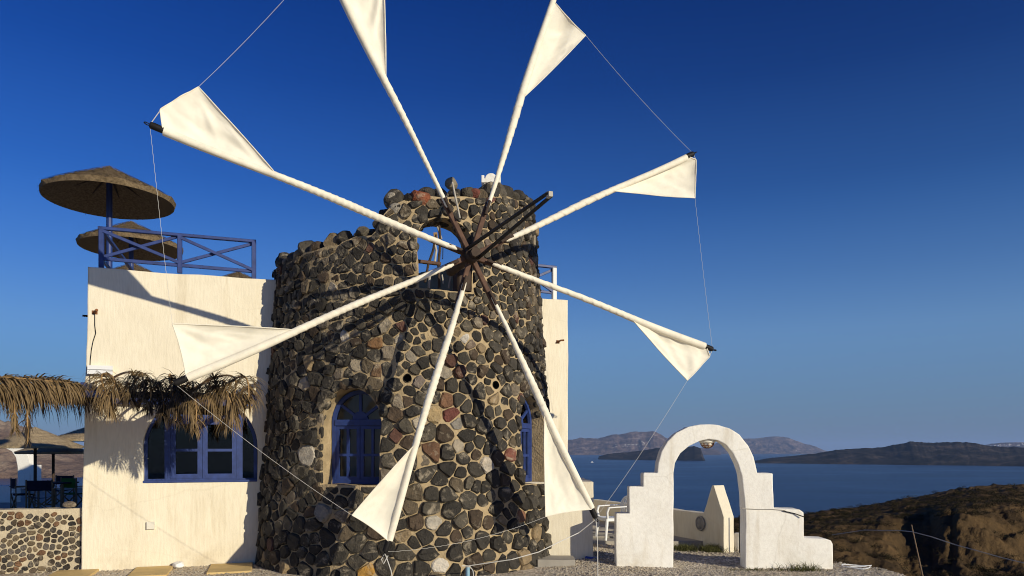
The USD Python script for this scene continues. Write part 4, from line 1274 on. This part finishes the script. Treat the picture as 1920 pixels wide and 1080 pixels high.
def director_chair(label, c, rz, fabric, group='director chairs on the seating terrace'):
    t = thing('director_chair', label, 'chair', c, group)
    ca, sa = math.cos(rz), math.sin(rz)
    Rm = np.array([[ca, -sa, 0], [sa, ca, 0], [0, 0, 1]])
    g = lambda x, y, z_: V(*c) + Rm @ V(x, y, z_)
    for s in (-1, 1):
        obj('leg', bar(g(-.27, .22 * s, .02), g(.27, .22 * s, .45), .035, .02), 'chair_wood', t)
        obj('leg', bar(g(.27, .20 * s, .02), g(-.27, .20 * s, .45), .035, .02), 'chair_wood', t)
        obj('armrest', bar(g(.29 * s, -.24, .64), g(.29 * s, .25, .64), .05, .025), 'chair_wood', t)
        obj('upright', bar(g(.28 * s, .22, .03), g(.28 * s, .22, .88), .035, .025), 'chair_wood', t)
        obj('upright', bar(g(.28 * s, -.22, .03), g(.28 * s, -.22, .62), .035, .025), 'chair_wood', t)
        obj('foot', bar(g(.28 * s, -.26, .015), g(.28 * s, .26, .015), .04, .03), 'chair_wood', t)
    v = []
    n = 7
    for i in range(n):
        for j in range(3):
            v.append(g(-.26 + .52 * i / (n - 1), -.2 + .2 * j, .45 - .05 * math.sin(np.pi * i / (n - 1))))
    obj('seat', (np.array(v), grid_faces(n, 3)), fabric, t, smooth=True)
    v = []
    for i in range(n):
        for j in range(3):
            v.append(g(-.28 + .56 * i / (n - 1), .22 + .05 * math.sin(np.pi * i / (n - 1)), .60 + .13 * j))
    obj('backrest', (np.array(v), grid_faces(n, 3)), fabric, t, smooth=True)
    return t


def fl_at(x, d):
    p = at(x, 846, d)
    return V(p[0], p[1], FZ)


dc = director_chair('dark blue director chair turned with its back to the rubble wall, crossed legs showing', fl_at(76, 19.2), math.radians(205), 'navy_fabric')
dup(dc, fl_at(43, 20.4), -70, 'dark blue director chair seen side on, leftmost of the pair')
dup(dc, fl_at(112, 22.5), 150, 'dark blue director chair half hidden behind the small table')
director_chair('green director chair cut off by the corner of the building', fl_at(142, 20.8), math.radians(160), 'green_fabric', None)
tp = fl_at(108, 20.5)
tb = thing('small_table', 'small dark square table between the director chairs', 'table', tp)
obj('tabletop', rough(m3.Manifold.cube((.75, .75, .035), True).translate((tp[0], tp[1], FZ + .74)), .3, 0, 1), 'navy_fabric', tb)
for sx in (-1, 1):
    for sy in (-1, 1):
        obj('leg', bar(V(tp[0] + .32 * sx, tp[1] + .32 * sy, FZ), V(tp[0] + .32 * sx, tp[1] + .32 * sy, FZ + .72), .045), 'chair_wood', tb)


def straw_umb(px, ya, d, r_, drop, label, seed):
    ap = at(px, ya, d)
    return umbrella('straw_umbrella', label, (ap[0], ap[1], .25), r_, ap[2] - drop, ap[2], 'timber', 'straw', 'straw umbrellas on the seating terrace', seed, .16, 2600, post_r=.06)


straw_umb(66, 800, 31.0, 1.74, .80, 'straw umbrella with a pale sunlit top, largest on the seating terrace', 11)
straw_umb(100, 822, 34.5, 1.5, .62, 'straw umbrella behind the largest one with only its rim showing', 12)
straw_umb(162, 800, 33.0, 1.4, .55, 'shaded straw umbrella behind the corner of the building', 13)
straw_umb(-70, 806, 32, 1.4, .6, 'straw umbrella at the very left edge of the view', 14)

# white arch and parapets beyond
wa0 = at(0, 846, 38.)
wa = thing('white_arch', 'small white curved arch wall at the far left beyond the chairs', 'arch', at(45, 893, 38.) * V(1, 1, 0))
wax = lambda x, y: ((x - CX) / F * 38., EYE + (CY - y) / F * 38.)
outer = Polygon([wax(*p) for p in [(-70, 925), (-70, 858), (-55, 842), (-30, 831), (-5, 827), (15, 828), (32, 833), (45, 843), (53, 856), (57, 872), (57, 872), (66, 872), (66, 925)]])
inner = Polygon([wax(*p) for p in [(-45, 926), (-45, 868), (-30, 848), (-10, 839), (8, 839), (22, 846), (30, 858), (33, 875), (33, 926)]])
obj('arch_wall', rough(prism(outer.difference(inner), V(0, 38., 0), V(1, 0, 0), UP, V(0, 1, 0), 0, .5), .3, .02, 1.5, 6), 'white_plaster', wa, smooth=40)
p_ = at(-40, 911, 23.5); q_ = at(25, 911, 23.5)
lp = thing('white_parapet', 'low white parapet with a sunlit top behind the chairs at the left edge', 'parapet', V(q_[0], q_[1], 0))
obj('wall', rough(m3.Manifold.cube((q_[0] - p_[0], .35, p_[2])).translate((p_[0], p_[1], 0)), .3, .012, 2, 7), 'white_plaster', lp, smooth=40)

# ------------------------------------------------------------------ right: stepped arch, walls, chair
AY = math.radians(-3.0)
AT, AN = V(math.cos(AY), math.sin(AY), 0), V(math.sin(AY), -math.cos(AY), 0)
AP0 = V(3.777, 12.2, 0)


def arch_uz(x, y, off=0.):
    p = on_plane(x, y, AP0 + AN * off, AN)
    return float((p - AP0) @ AT), float(p[2])


outl = [(1155, 1090), (1155, 963), (1180, 963), (1180, 912), (1206.5, 912), (1206.5, 886.5), (1232.5, 886.5), (1234, 868), (1240, 848), (1252, 828), (1268, 812), (1290, 800.5), (1313, 796), (1330, 795.2), (1347, 796.5), (1367, 803), (1386, 815), (1403, 835), (1413, 857), (1420, 887), (1449.5, 887.5),
        (1450.5, 953.5), (1498, 955.5), (1505.5, 961), (1507, 1009), (1549, 1010.5), (1558, 1014), (1561.5, 1021), (1562, 1110)]
innl = [(1262.5, 1095), (1262.5, 887), (1266, 868), (1276, 850), (1292, 836), (1311, 827), (1329, 823.5), (1346, 826), (1361, 834), (1375, 849), (1385, 869), (1391, 890), (1395, 925), (1397.5, 965), (1398, 1110)]
ar = thing('white_arch', 'white plastered garden arch with stepped shoulders, framing the sea', 'arch', AP0)
po = Polygon([arch_uz(*p) for p in outl]).difference(Polygon([arch_uz(*p) for p in innl]))
po = po.buffer(-.02).buffer(.02)
obj('arch_wall', rough(prism(po, AP0, AT, UP, -AN, 0, .34), .07, .016, 2.2, 12), 'white_plaster', ar, smooth=40)

ap = arch_uz(1326, 826, -.17)
lc = AP0 + AT * ap[0] - AN * .17 + UP * (ap[1] - .01)
lamp = thing('bulkhead_lamp', 'caged round bulkhead lamp hanging under the crown of the white arch', 'lamp', lc)
obj('base', tube([lc + UP * .04, lc - UP * .015, lc - UP * .03], [.13, .13, .115], 20), 'pvc', lamp, smooth=40)
gl = trimesh.creation.icosphere(2, 1.); gv = np.array(gl.vertices) * V(.095, .095, .075)
obj('glass_bowl', (gv + lc - UP * .035, gl.faces), 'pvc', lamp, smooth=True)
for k in range(4):
    a = k * np.pi / 4
    d = V(math.cos(a), math.sin(a), 0)
    obj('cage_wire', tube([lc + d * .11 * math.cos(t) - UP * (.03 + .085 * math.sin(t)) for t in np.linspace(0, np.pi, 11)], .006, 5), 'rust', lamp)
obj('cage_ring', tube([lc - UP * .075 + .088 * V(math.cos(t), math.sin(t), 0) for t in np.linspace(0, 2 * np.pi, 25)], .006, 5, False), 'rust', lamp)


def on_arch(x, y, off):
    u, z_ = arch_uz(x, y, off)
    return AP0 + AT * u + AN * off + UP * z_


keys(stage.GetPrimAtPath(obj('thin_cable', tube([on_arch(1390, 953, .012), on_arch(1415, 955, .012), on_arch(1451, 955, .014), on_arch(1472, 957, .016)], .006, 5), 'grey_stick')), 'thin pale cable strung across the right shoulder of the white arch', 'cable')
keys(stage.GetPrimAtPath(obj('thin_cable', tube([on_arch(1468, 958, .014), on_arch(1490, 963, .016), on_arch(1507, 969, .05)], .009, 5), 'black_iron')), 'short black cable end at the corner of the right arch step', 'cable')

# cream low block right of the tower
lo0 = at(1047, 1058, 12.95); lo1 = at(1109, 903, 12.95)
lw = thing('low_wall', 'cream low wall stub between the stone tower and the plastic chair', 'wall', V(lo1[0], lo1[1], 0))
bx = m3.Manifold(m3.Mesh(*(lambda m: (np.asarray(m.vertices, np.float32), np.asarray(m.faces, np.uint32)))(boxm(.2, lo1[0] + .03, 12.95, 14.6, -.1, lo1[2]))))
obj('wall', rough(bx, .09, .02, 1.8, 15), 'cream_plaster', lw, smooth=40)
st = at(1055, 1064, 12.3)
sp = thing('stone_step', 'pale concrete step at the right foot of the tower', 'step', V(st[0], 12.5, 0))
obj('tread', rough(m3.Manifold.cube((.62, .5, .16)).translate((.42, 12.38, -.04)), .09, .012, 3, 16), 'concrete', sp, smooth=40)

# sloping parapet wall with gabled end pier, seen through the arch
RD = unit(V(-.316, .949, 0)); SN = V(-RD[1], RD[0], 0)      # run away from us; normal of the shaded side
PN = at(1356.5, 1034, 14.1) * V(1, 1, 0)
par_uz = lambda x, y: (lambda p: (float((p - PN) @ RD), float(p[2])))(on_plane(x, y, PN, SN))
g0, g1, g2 = par_uz(1320, 963), par_uz(1337, 910), par_uz(1356.5, 970)
uf, zf = par_uz(1106, 936)
_, ztop = par_uz(1290, 960)
pw_ = thing('parapet_wall', 'cream parapet wall with a pointed end pier seen through the arch', 'wall', PN)
prof = Polygon([(0, -.1), (0, g2[1]), (g1[0] - .02, g1[1]), (g1[0] + .03, g1[1]), (g0[0], g0[1]), (uf, zf), (uf, -.3)])
obj('wall', rough(prism(prof, PN, RD, UP, -SN, 0, .225), .09, .014, 2, 18), 'cream_plaster', pw_, smooth=40)
lu, lz = par_uz(1315, 981)
bc = PN + RD * lu + UP * lz + SN * .01
bl = thing('oval_lamp', 'oval bulkhead wall lamp with bars on the shaded parapet', 'lamp', bc)
k = np.linspace(0, 2 * np.pi, 25)
ovp = lambda a, b, o: [bc + RD * a * math.cos(t) + UP * b * math.sin(t) + SN * o for t in k]
obj('rim', tube(ovp(.14, .13, .02), .018, 8, False), 'concrete', bl, smooth=True)
obj('bowl', (lambda m: (bc + np.outer(m.vertices[:, 0] * .13, RD) + np.outer(m.vertices[:, 1] * .12, UP) + np.outer(m.vertices[:, 2] * .05, SN), m.faces))(trimesh.creation.icosphere(2)), 'concrete', bl, smooth=True)
for o in (-.05, 0, .05):
    obj('guard_bar', tube([bc + RD * o + UP * .115 * math.cos(t) + SN * (.02 + .06 * math.sin(t)) for t in np.linspace(0, np.pi, 9)], .009, 5), 'grey_stick', bl)

# paved ledge behind the arch, low white post
keys(stage.GetPrimAtPath(obj('pavement', rough(m3.Manifold.cube((3.1, 4.2, .22)).translate((.9, 14.75, -.08)), .2, .012, 2, 21), 'concrete', smooth=40)), kind='structure')
for i, yy in enumerate((15.3, 15.9, 16.6, 17.3)):
    keys(stage.GetPrimAtPath(obj('paving', rough(m3.Manifold.cube((2.0, .5, .03)).translate((.95, yy, .143)), .3, .004, 3, 30 + i), 'concrete', smooth=40)), kind='structure')
wp = at(1383, 1030, 14.6)
wpt = thing('white_post', 'stubby white post just behind the right jamb of the arch', 'post', V(wp[0], wp[1], 0))
obj('stump', rough(m3.Manifold.cylinder(.36, .12, .11, 20).translate((wp[0] + .05, wp[1], -.05)), .05, .01, 5, 23), 'white_plaster', wpt, smooth=40)
fp = at(1386, 1030, 14.0)
keys(stage.GetPrimAtPath(obj('iron_rod', tube([V(fp[0] + .01, fp[1], -.1), V(fp[0], fp[1], 1.9 - 120 / F * 14)], .011, 6), 'black_iron')), 'thin dark iron rod standing behind the arch opening', 'rod')

# plastic armchair
cc0 = at(1150, 1012, 15.15); CH = V(cc0[0], cc0[1], .142)
chair = thing('plastic_chair', 'white plastic garden armchair standing left of the arch', 'chair', CH)
CR = math.radians(105)           # the back stands to the right, the seat opens to the left
Rm = np.array([[math.cos(CR), -math.sin(CR), 0], [math.sin(CR), math.cos(CR), 0], [0, 0, 1]])
g = lambda x, y, z_: CH + Rm @ V(x, y, z_)                 # local: y forward, x across
n = 9
sv = np.array([g(-.23 + .46 * i / (n - 1), -.22 + .46 * j / (n - 1), .43 - .02 * math.sin(np.pi * i / (n - 1)) + .02 * (j / (n - 1)) ** 2) for i in range(n) for j in range(n)])
f = grid_faces(n, n)
obj('seat', join([(sv, f), (sv - UP * .025, f[:, ::-1])]), 'white_plastic', chair, smooth=40)
obj('apron', join([bar(g(-.235, -.22, .405), g(-.235, .24, .405), .02, .06), bar(g(.235, -.22, .405), g(.235, .24, .405), .02, .06), bar(g(-.235, .24, .405), g(.235, .24, .405), .02, .06), bar(g(-.235, -.22, .405), g(.235, -.22, .405), .02, .06)]), 'white_plastic', chair)
for sx in (-1, 1):
    obj('leg', tube([g(.225 * sx, .225, .42), g(.26 * sx, .27, .0)], [.034, .024], 8), 'white_plastic', chair, smooth=40)
    obj('leg', tube([g(.22 * sx, -.21, .42), g(.25 * sx, -.30, .0)], [.034, .024], 8), 'white_plastic', chair, smooth=40)
    obj('armrest', join([bar(g(.27 * sx, .22, .645), g(.26 * sx, -.24, .665), .055, .022), tube([g(.235 * sx, .22, .42), g(.262 * sx, .24, .55), g(.27 * sx, .21, .64)], .024, 8)]), 'white_plastic', chair, smooth=40)
bk = lambda a, h: g(.25 * math.sin(a), -.22 - .10 * h / .42 - .05 * (1 - math.cos(a) * 0 - abs(math.sin(a))), .45 + h)
top = [bk(a, .40 * math.cos(a * .9) ** .5) for a in np.linspace(-1.5, 1.5, 15)]
obj('back_frame', tube(top, .024, 8), 'white_plastic', chair, smooth=40)
for a in (-.95, -.6, -.25, .1, .45, .8, 1.1):
    obj('back_slat', bar(bk(a * .75, .0), bk(a, .40 * math.cos(a * .9) ** .5), .05, .012, g(0, 1, 0) - CH), 'white_plastic', chair)

# sandy slabs along the foot of the building
for i, (xa, xb) in enumerate(((108, 186), (257, 326), (396, 474))):
    u0, u1 = wall_uz(xa, 1073)[0], wall_uz(xb, 1073)[0]
    sl_ = prism(sbox(u0, -.08, u1, .035), A, T, UP, WN, .02, .95)
    lab = ('sandy yellow stone slab at the left corner of the building', 'sandy yellow stone slab in the middle of the wall foot', 'sandy yellow stone slab partly in shade beside the tower')[i]
    keys(stage.GetPrimAtPath(obj('stone_slab', rough(sl_, .12, .006, 3, 40 + i), 'sandy_slab', smooth=40)), lab, 'slab')
wst = wall_pt(wall_uz(337, 1070)[0], .06, .12)
keys(stage.GetPrimAtPath(obj('white_stone', boulder(wst, .10, np.random.default_rng(3), .6), 'white_paint', smooth=30)), 'white stone on the gravel between two sandy slabs', 'stone')

# ropes, stake, bottle, cable, tufts
tF, tG = TIP[5], TIP[6]
fg = V(tF[0] + .03, tF[1], float(ground_z(tF[0], tF[1])))
keys(stage.GetPrimAtPath(obj('mooring_rope', tube([tF, tF * .6 + fg * .4 + V(.015, 0, 0), fg], .007, 6), 'rope')), 'pale rope hanging straight down from the lowest right sail tip', 'rope')
gg = V(tG[0] + .12, tG[1] + .02, 0.02)
keys(stage.GetPrimAtPath(obj('mooring_rope', join([tube([tG - UP * .02, tG * .5 + gg * .5 + V(.02, 0, 0), gg], .007, 6), tube([tG - UP * .02, tG - UP * .1 + V(-.05, 0, 0), tG - UP * .16 + V(-.02, 0, 0), tG - UP * .05 + V(.04, 0, 0)], .007, 6)]), 'rope')), 'knotted white rope hanging from the bottom sail tip before the tower', 'rope')
sk = at(877, 1063, 10.75)
stk = thing('pipe_stake', 'pale blue pipe stake with a string tied to its top, before the tower', 'stake', V(sk[0], sk[1], 0))
obj('pipe', tube([V(sk[0], sk[1], -.1), sk], .030, 12), 'pale_blue_pipe', stk, smooth=40)
obj('cap', tube([sk, sk + UP * .012], [.034, .03], 12), 'grey_stick', stk)
dpt = lambda x, y, d: at(x, y, d)
keys(stage.GetPrimAtPath(obj('string_line', tube([dpt(866, 1061, 10.72), sk + UP * .014, dpt(960, 1049, 10.66), dpt(1010, 1035, 10.8), dpt(1045, 1018, 11.1), dpt(1085, 999, 11.4), tF + V(-.01, 0, -.03)], .0065, 6), 'rope')), 'white string from the blue stake up to the lowest right sail tip', 'string')
keys(stage.GetPrimAtPath(obj('string_loop', tube([sk + UP * .01 + V(.03, 0, 0), sk + V(.075, -.02, -.05), sk + V(.085, -.02, -.13), sk + V(.05, -.01, -.2)], .006, 6), 'rope')), 'short loose end of string hanging beside the blue stake', 'string')
bo = at(1115, 1049, 12.9)
btl = thing('blue_bottle', 'crumpled blue plastic bottle lying by the low wall', 'bottle', V(bo[0], bo[1], .04))
d_ = unit(V(.9, -.3, -.1))
b0 = V(bo[0] - .16, bo[1] + .05, .055)
obj('body', tube([b0, b0 + d_ * .01, b0 + d_ * .1, b0 + d_ * .2, b0 + d_ * .25], [.03, .05, .046, .05, .025], 14), 'blue_plastic', btl, smooth=40)
obj('cap', tube([b0 + d_ * .251, b0 + d_ * .285], .018, 10), 'navy_fabric', btl)
lcx = at(1612, 1071, 12.1)
kk = np.linspace(0, 4 * np.pi, 60)
keys(stage.GetPrimAtPath(obj('cable_coil', tube([V(lcx[0] + (.13 + .01 * t) * math.cos(t) - .02 * t * .3, lcx[1] + .16 * math.sin(t), .015 + .01 * math.sin(2.3 * t) + .004 * t + float(ground_z(lcx[0], lcx[1]))) for t in kk], .007, 6), 'white_plastic')), 'loose coil of white cable on the gravel right of the arch', 'cable')


def tuft(label, c, n, h, spread, seed, m_='dry_grass', name='grass_tuft'):
    r = np.random.default_rng(seed)
    vs, fs = [], []
    for i in range(n):
        p = V(c[0] + r.normal(0, spread[0]), c[1] + r.normal(0, spread[1]), 0)
        p[2] = float(ground_z(p[0], p[1])) + c[2]
        d = unit(V(r.normal(0, .5), r.normal(0, .5), 1)); L = h * r.uniform(.4, 1.2)
        w = unit(np.cross(d, r.normal(size=3))) * r.uniform(.002, .005)
        b = len(vs)
        m1 = p + d * L * .55; e = m1 + unit(d - UP * .6 + V(*r.normal(0, .2, 3))) * L * .5
        vs += [p - w, p + w, m1 + w * .8, m1 - w * .8, e]
        fs += [[b, b + 1, b + 2], [b, b + 2, b + 3], [b + 3, b + 2, b + 4]]
    keys(stage.GetPrimAtPath(obj(name, (np.array(vs), np.array(fs)), m_)), label, 'grass', None, 'stuff')


t1, t2 = at(1340, 1031, 14.3), at(1280, 1027, 14.45)
tuft('low green grass tuft along the ledge before the gabled pier', (t1[0], t1[1], 0), 1500, .17, (.14, .09), 1)
tuft('green grass tuft in the left corner of the arch opening', (t2[0], t2[1], 0), 900, .15, (.10, .08), 2)
t3 = at(1505, 1070, 11.95)
tuft('sparse dry weeds at the foot of the right arch steps', (t3[0], t3[1], 0), 260, .16, (.16, .05), 3)
t4 = at(1420, 1079, 12.0)
tuft('thin dry grass at the foot of the right arch jamb', (t4[0], t4[1] - .02, 0), 160, .07, (.25, .05), 4)

# leaning pole and hose on the eroded bank
pb_ = at(1731, 1085, 31.); pt_ = at(1709, 984, 31.5)
keys(stage.GetPrimAtPath(obj('leaning_pole', tube([pb_, pt_], [.034, .024], 8), 'chair_wood')), 'thin grey pole leaning in the gully of the brown bank', 'pole')
hs = [(1560, 1003, 40), (1620, 994, 38), (1690, 995, 34), (1710, 997, 31.4), (1745, 1006, 30.5), (1790, 1021, 29.5), (1830, 1032, 28.5), (1880, 1046, 27.5), (1930, 1058, 26.5), (2000, 1075, 26)]
keys(stage.GetPrimAtPath(obj('hose', tube([at(*p) for p in hs], .018, 8), 'grey_stick')), 'pale grey hose strung past the leaning pole along the bank', 'hose')

# scrub on the bank
PXg, Dg, HXg, HYg, Zg = HILL
sr = np.random.default_rng(99)
sp_ = fresh('/World', 'scrub')
spi = UsdGeom.PointInstancer.Define(stage, sp_)
prs = []
for k in range(4):
    vs, fs = [], []
    for i in range(90):
        d = unit(sr.normal(size=3)); d[2] = abs(d[2])
        p = d * sr.uniform(.3, 1.) * V(1, 1, .6)
        a, b = unit(sr.normal(size=3)) * .16, unit(sr.normal(size=3)) * .12
        o = len(vs)
        vs += [p, p + a, p + a * .5 + b]; fs.append([o, o + 1, o + 2])
    prs.append(obj('shrub', (np.array(vs), np.array(fs)), 'scrub', sp_))
ns = 5200
ii = sr.integers(0, PXg.shape[0], ns); jj = (sr.random(ns) ** 1.1 * (PXg.shape[1] - 60) + 20).astype(int)
sl = np.abs(np.gradient(Zg, axis=1)[ii, jj] / np.maximum(np.gradient(Dg, axis=1)[ii, jj], 1e-3))
ok = (sl < .45) & (Dg[ii, jj] < 84) & (Dg[ii, jj] > 20)
ii, jj = ii[ok], jj[ok]
spi.CreatePositionsAttr(Vt.Vec3fArray.FromNumpy(np.stack([HXg[ii, jj], HYg[ii, jj], Zg[ii, jj]], 1).astype(np.float32)))
spi.CreateProtoIndicesAttr(Vt.IntArray.FromNumpy(sr.integers(0, 4, len(ii)).astype(np.int32)))
spi.CreateScalesAttr(Vt.Vec3fArray.FromNumpy((sr.uniform(.12, .45, (len(ii), 1)) * V(1, 1, 1)).astype(np.float32)))
an = sr.uniform(0, np.pi, len(ii))
spi.CreateOrientationsAttr(Vt.QuathArray([Gf.Quath(float(math.cos(a)), 0., 0., float(math.sin(a))) for a in an]))
spi.CreatePrototypesRel().SetTargets([Sdf.Path(p) for p in prs])
keys(spi.GetPrim(), 'low dry scrub covering the brown bank', 'scrub', None, 'stuff')
# a far boat
bt = at(1110, 867, 80 * F / 21.)
keys(stage.GetPrimAtPath(obj('boat', join([boxm(bt[0] - 9, bt[0] + 9, bt[1] - 4, bt[1] + 4, SEA, SEA + 3), boxm(bt[0] - 4, bt[0] + 5, bt[1] - 3, bt[1] + 3, SEA + 3, SEA + 6)]), 'white_paint')), 'tiny white boat far out on the sea', 'boat')
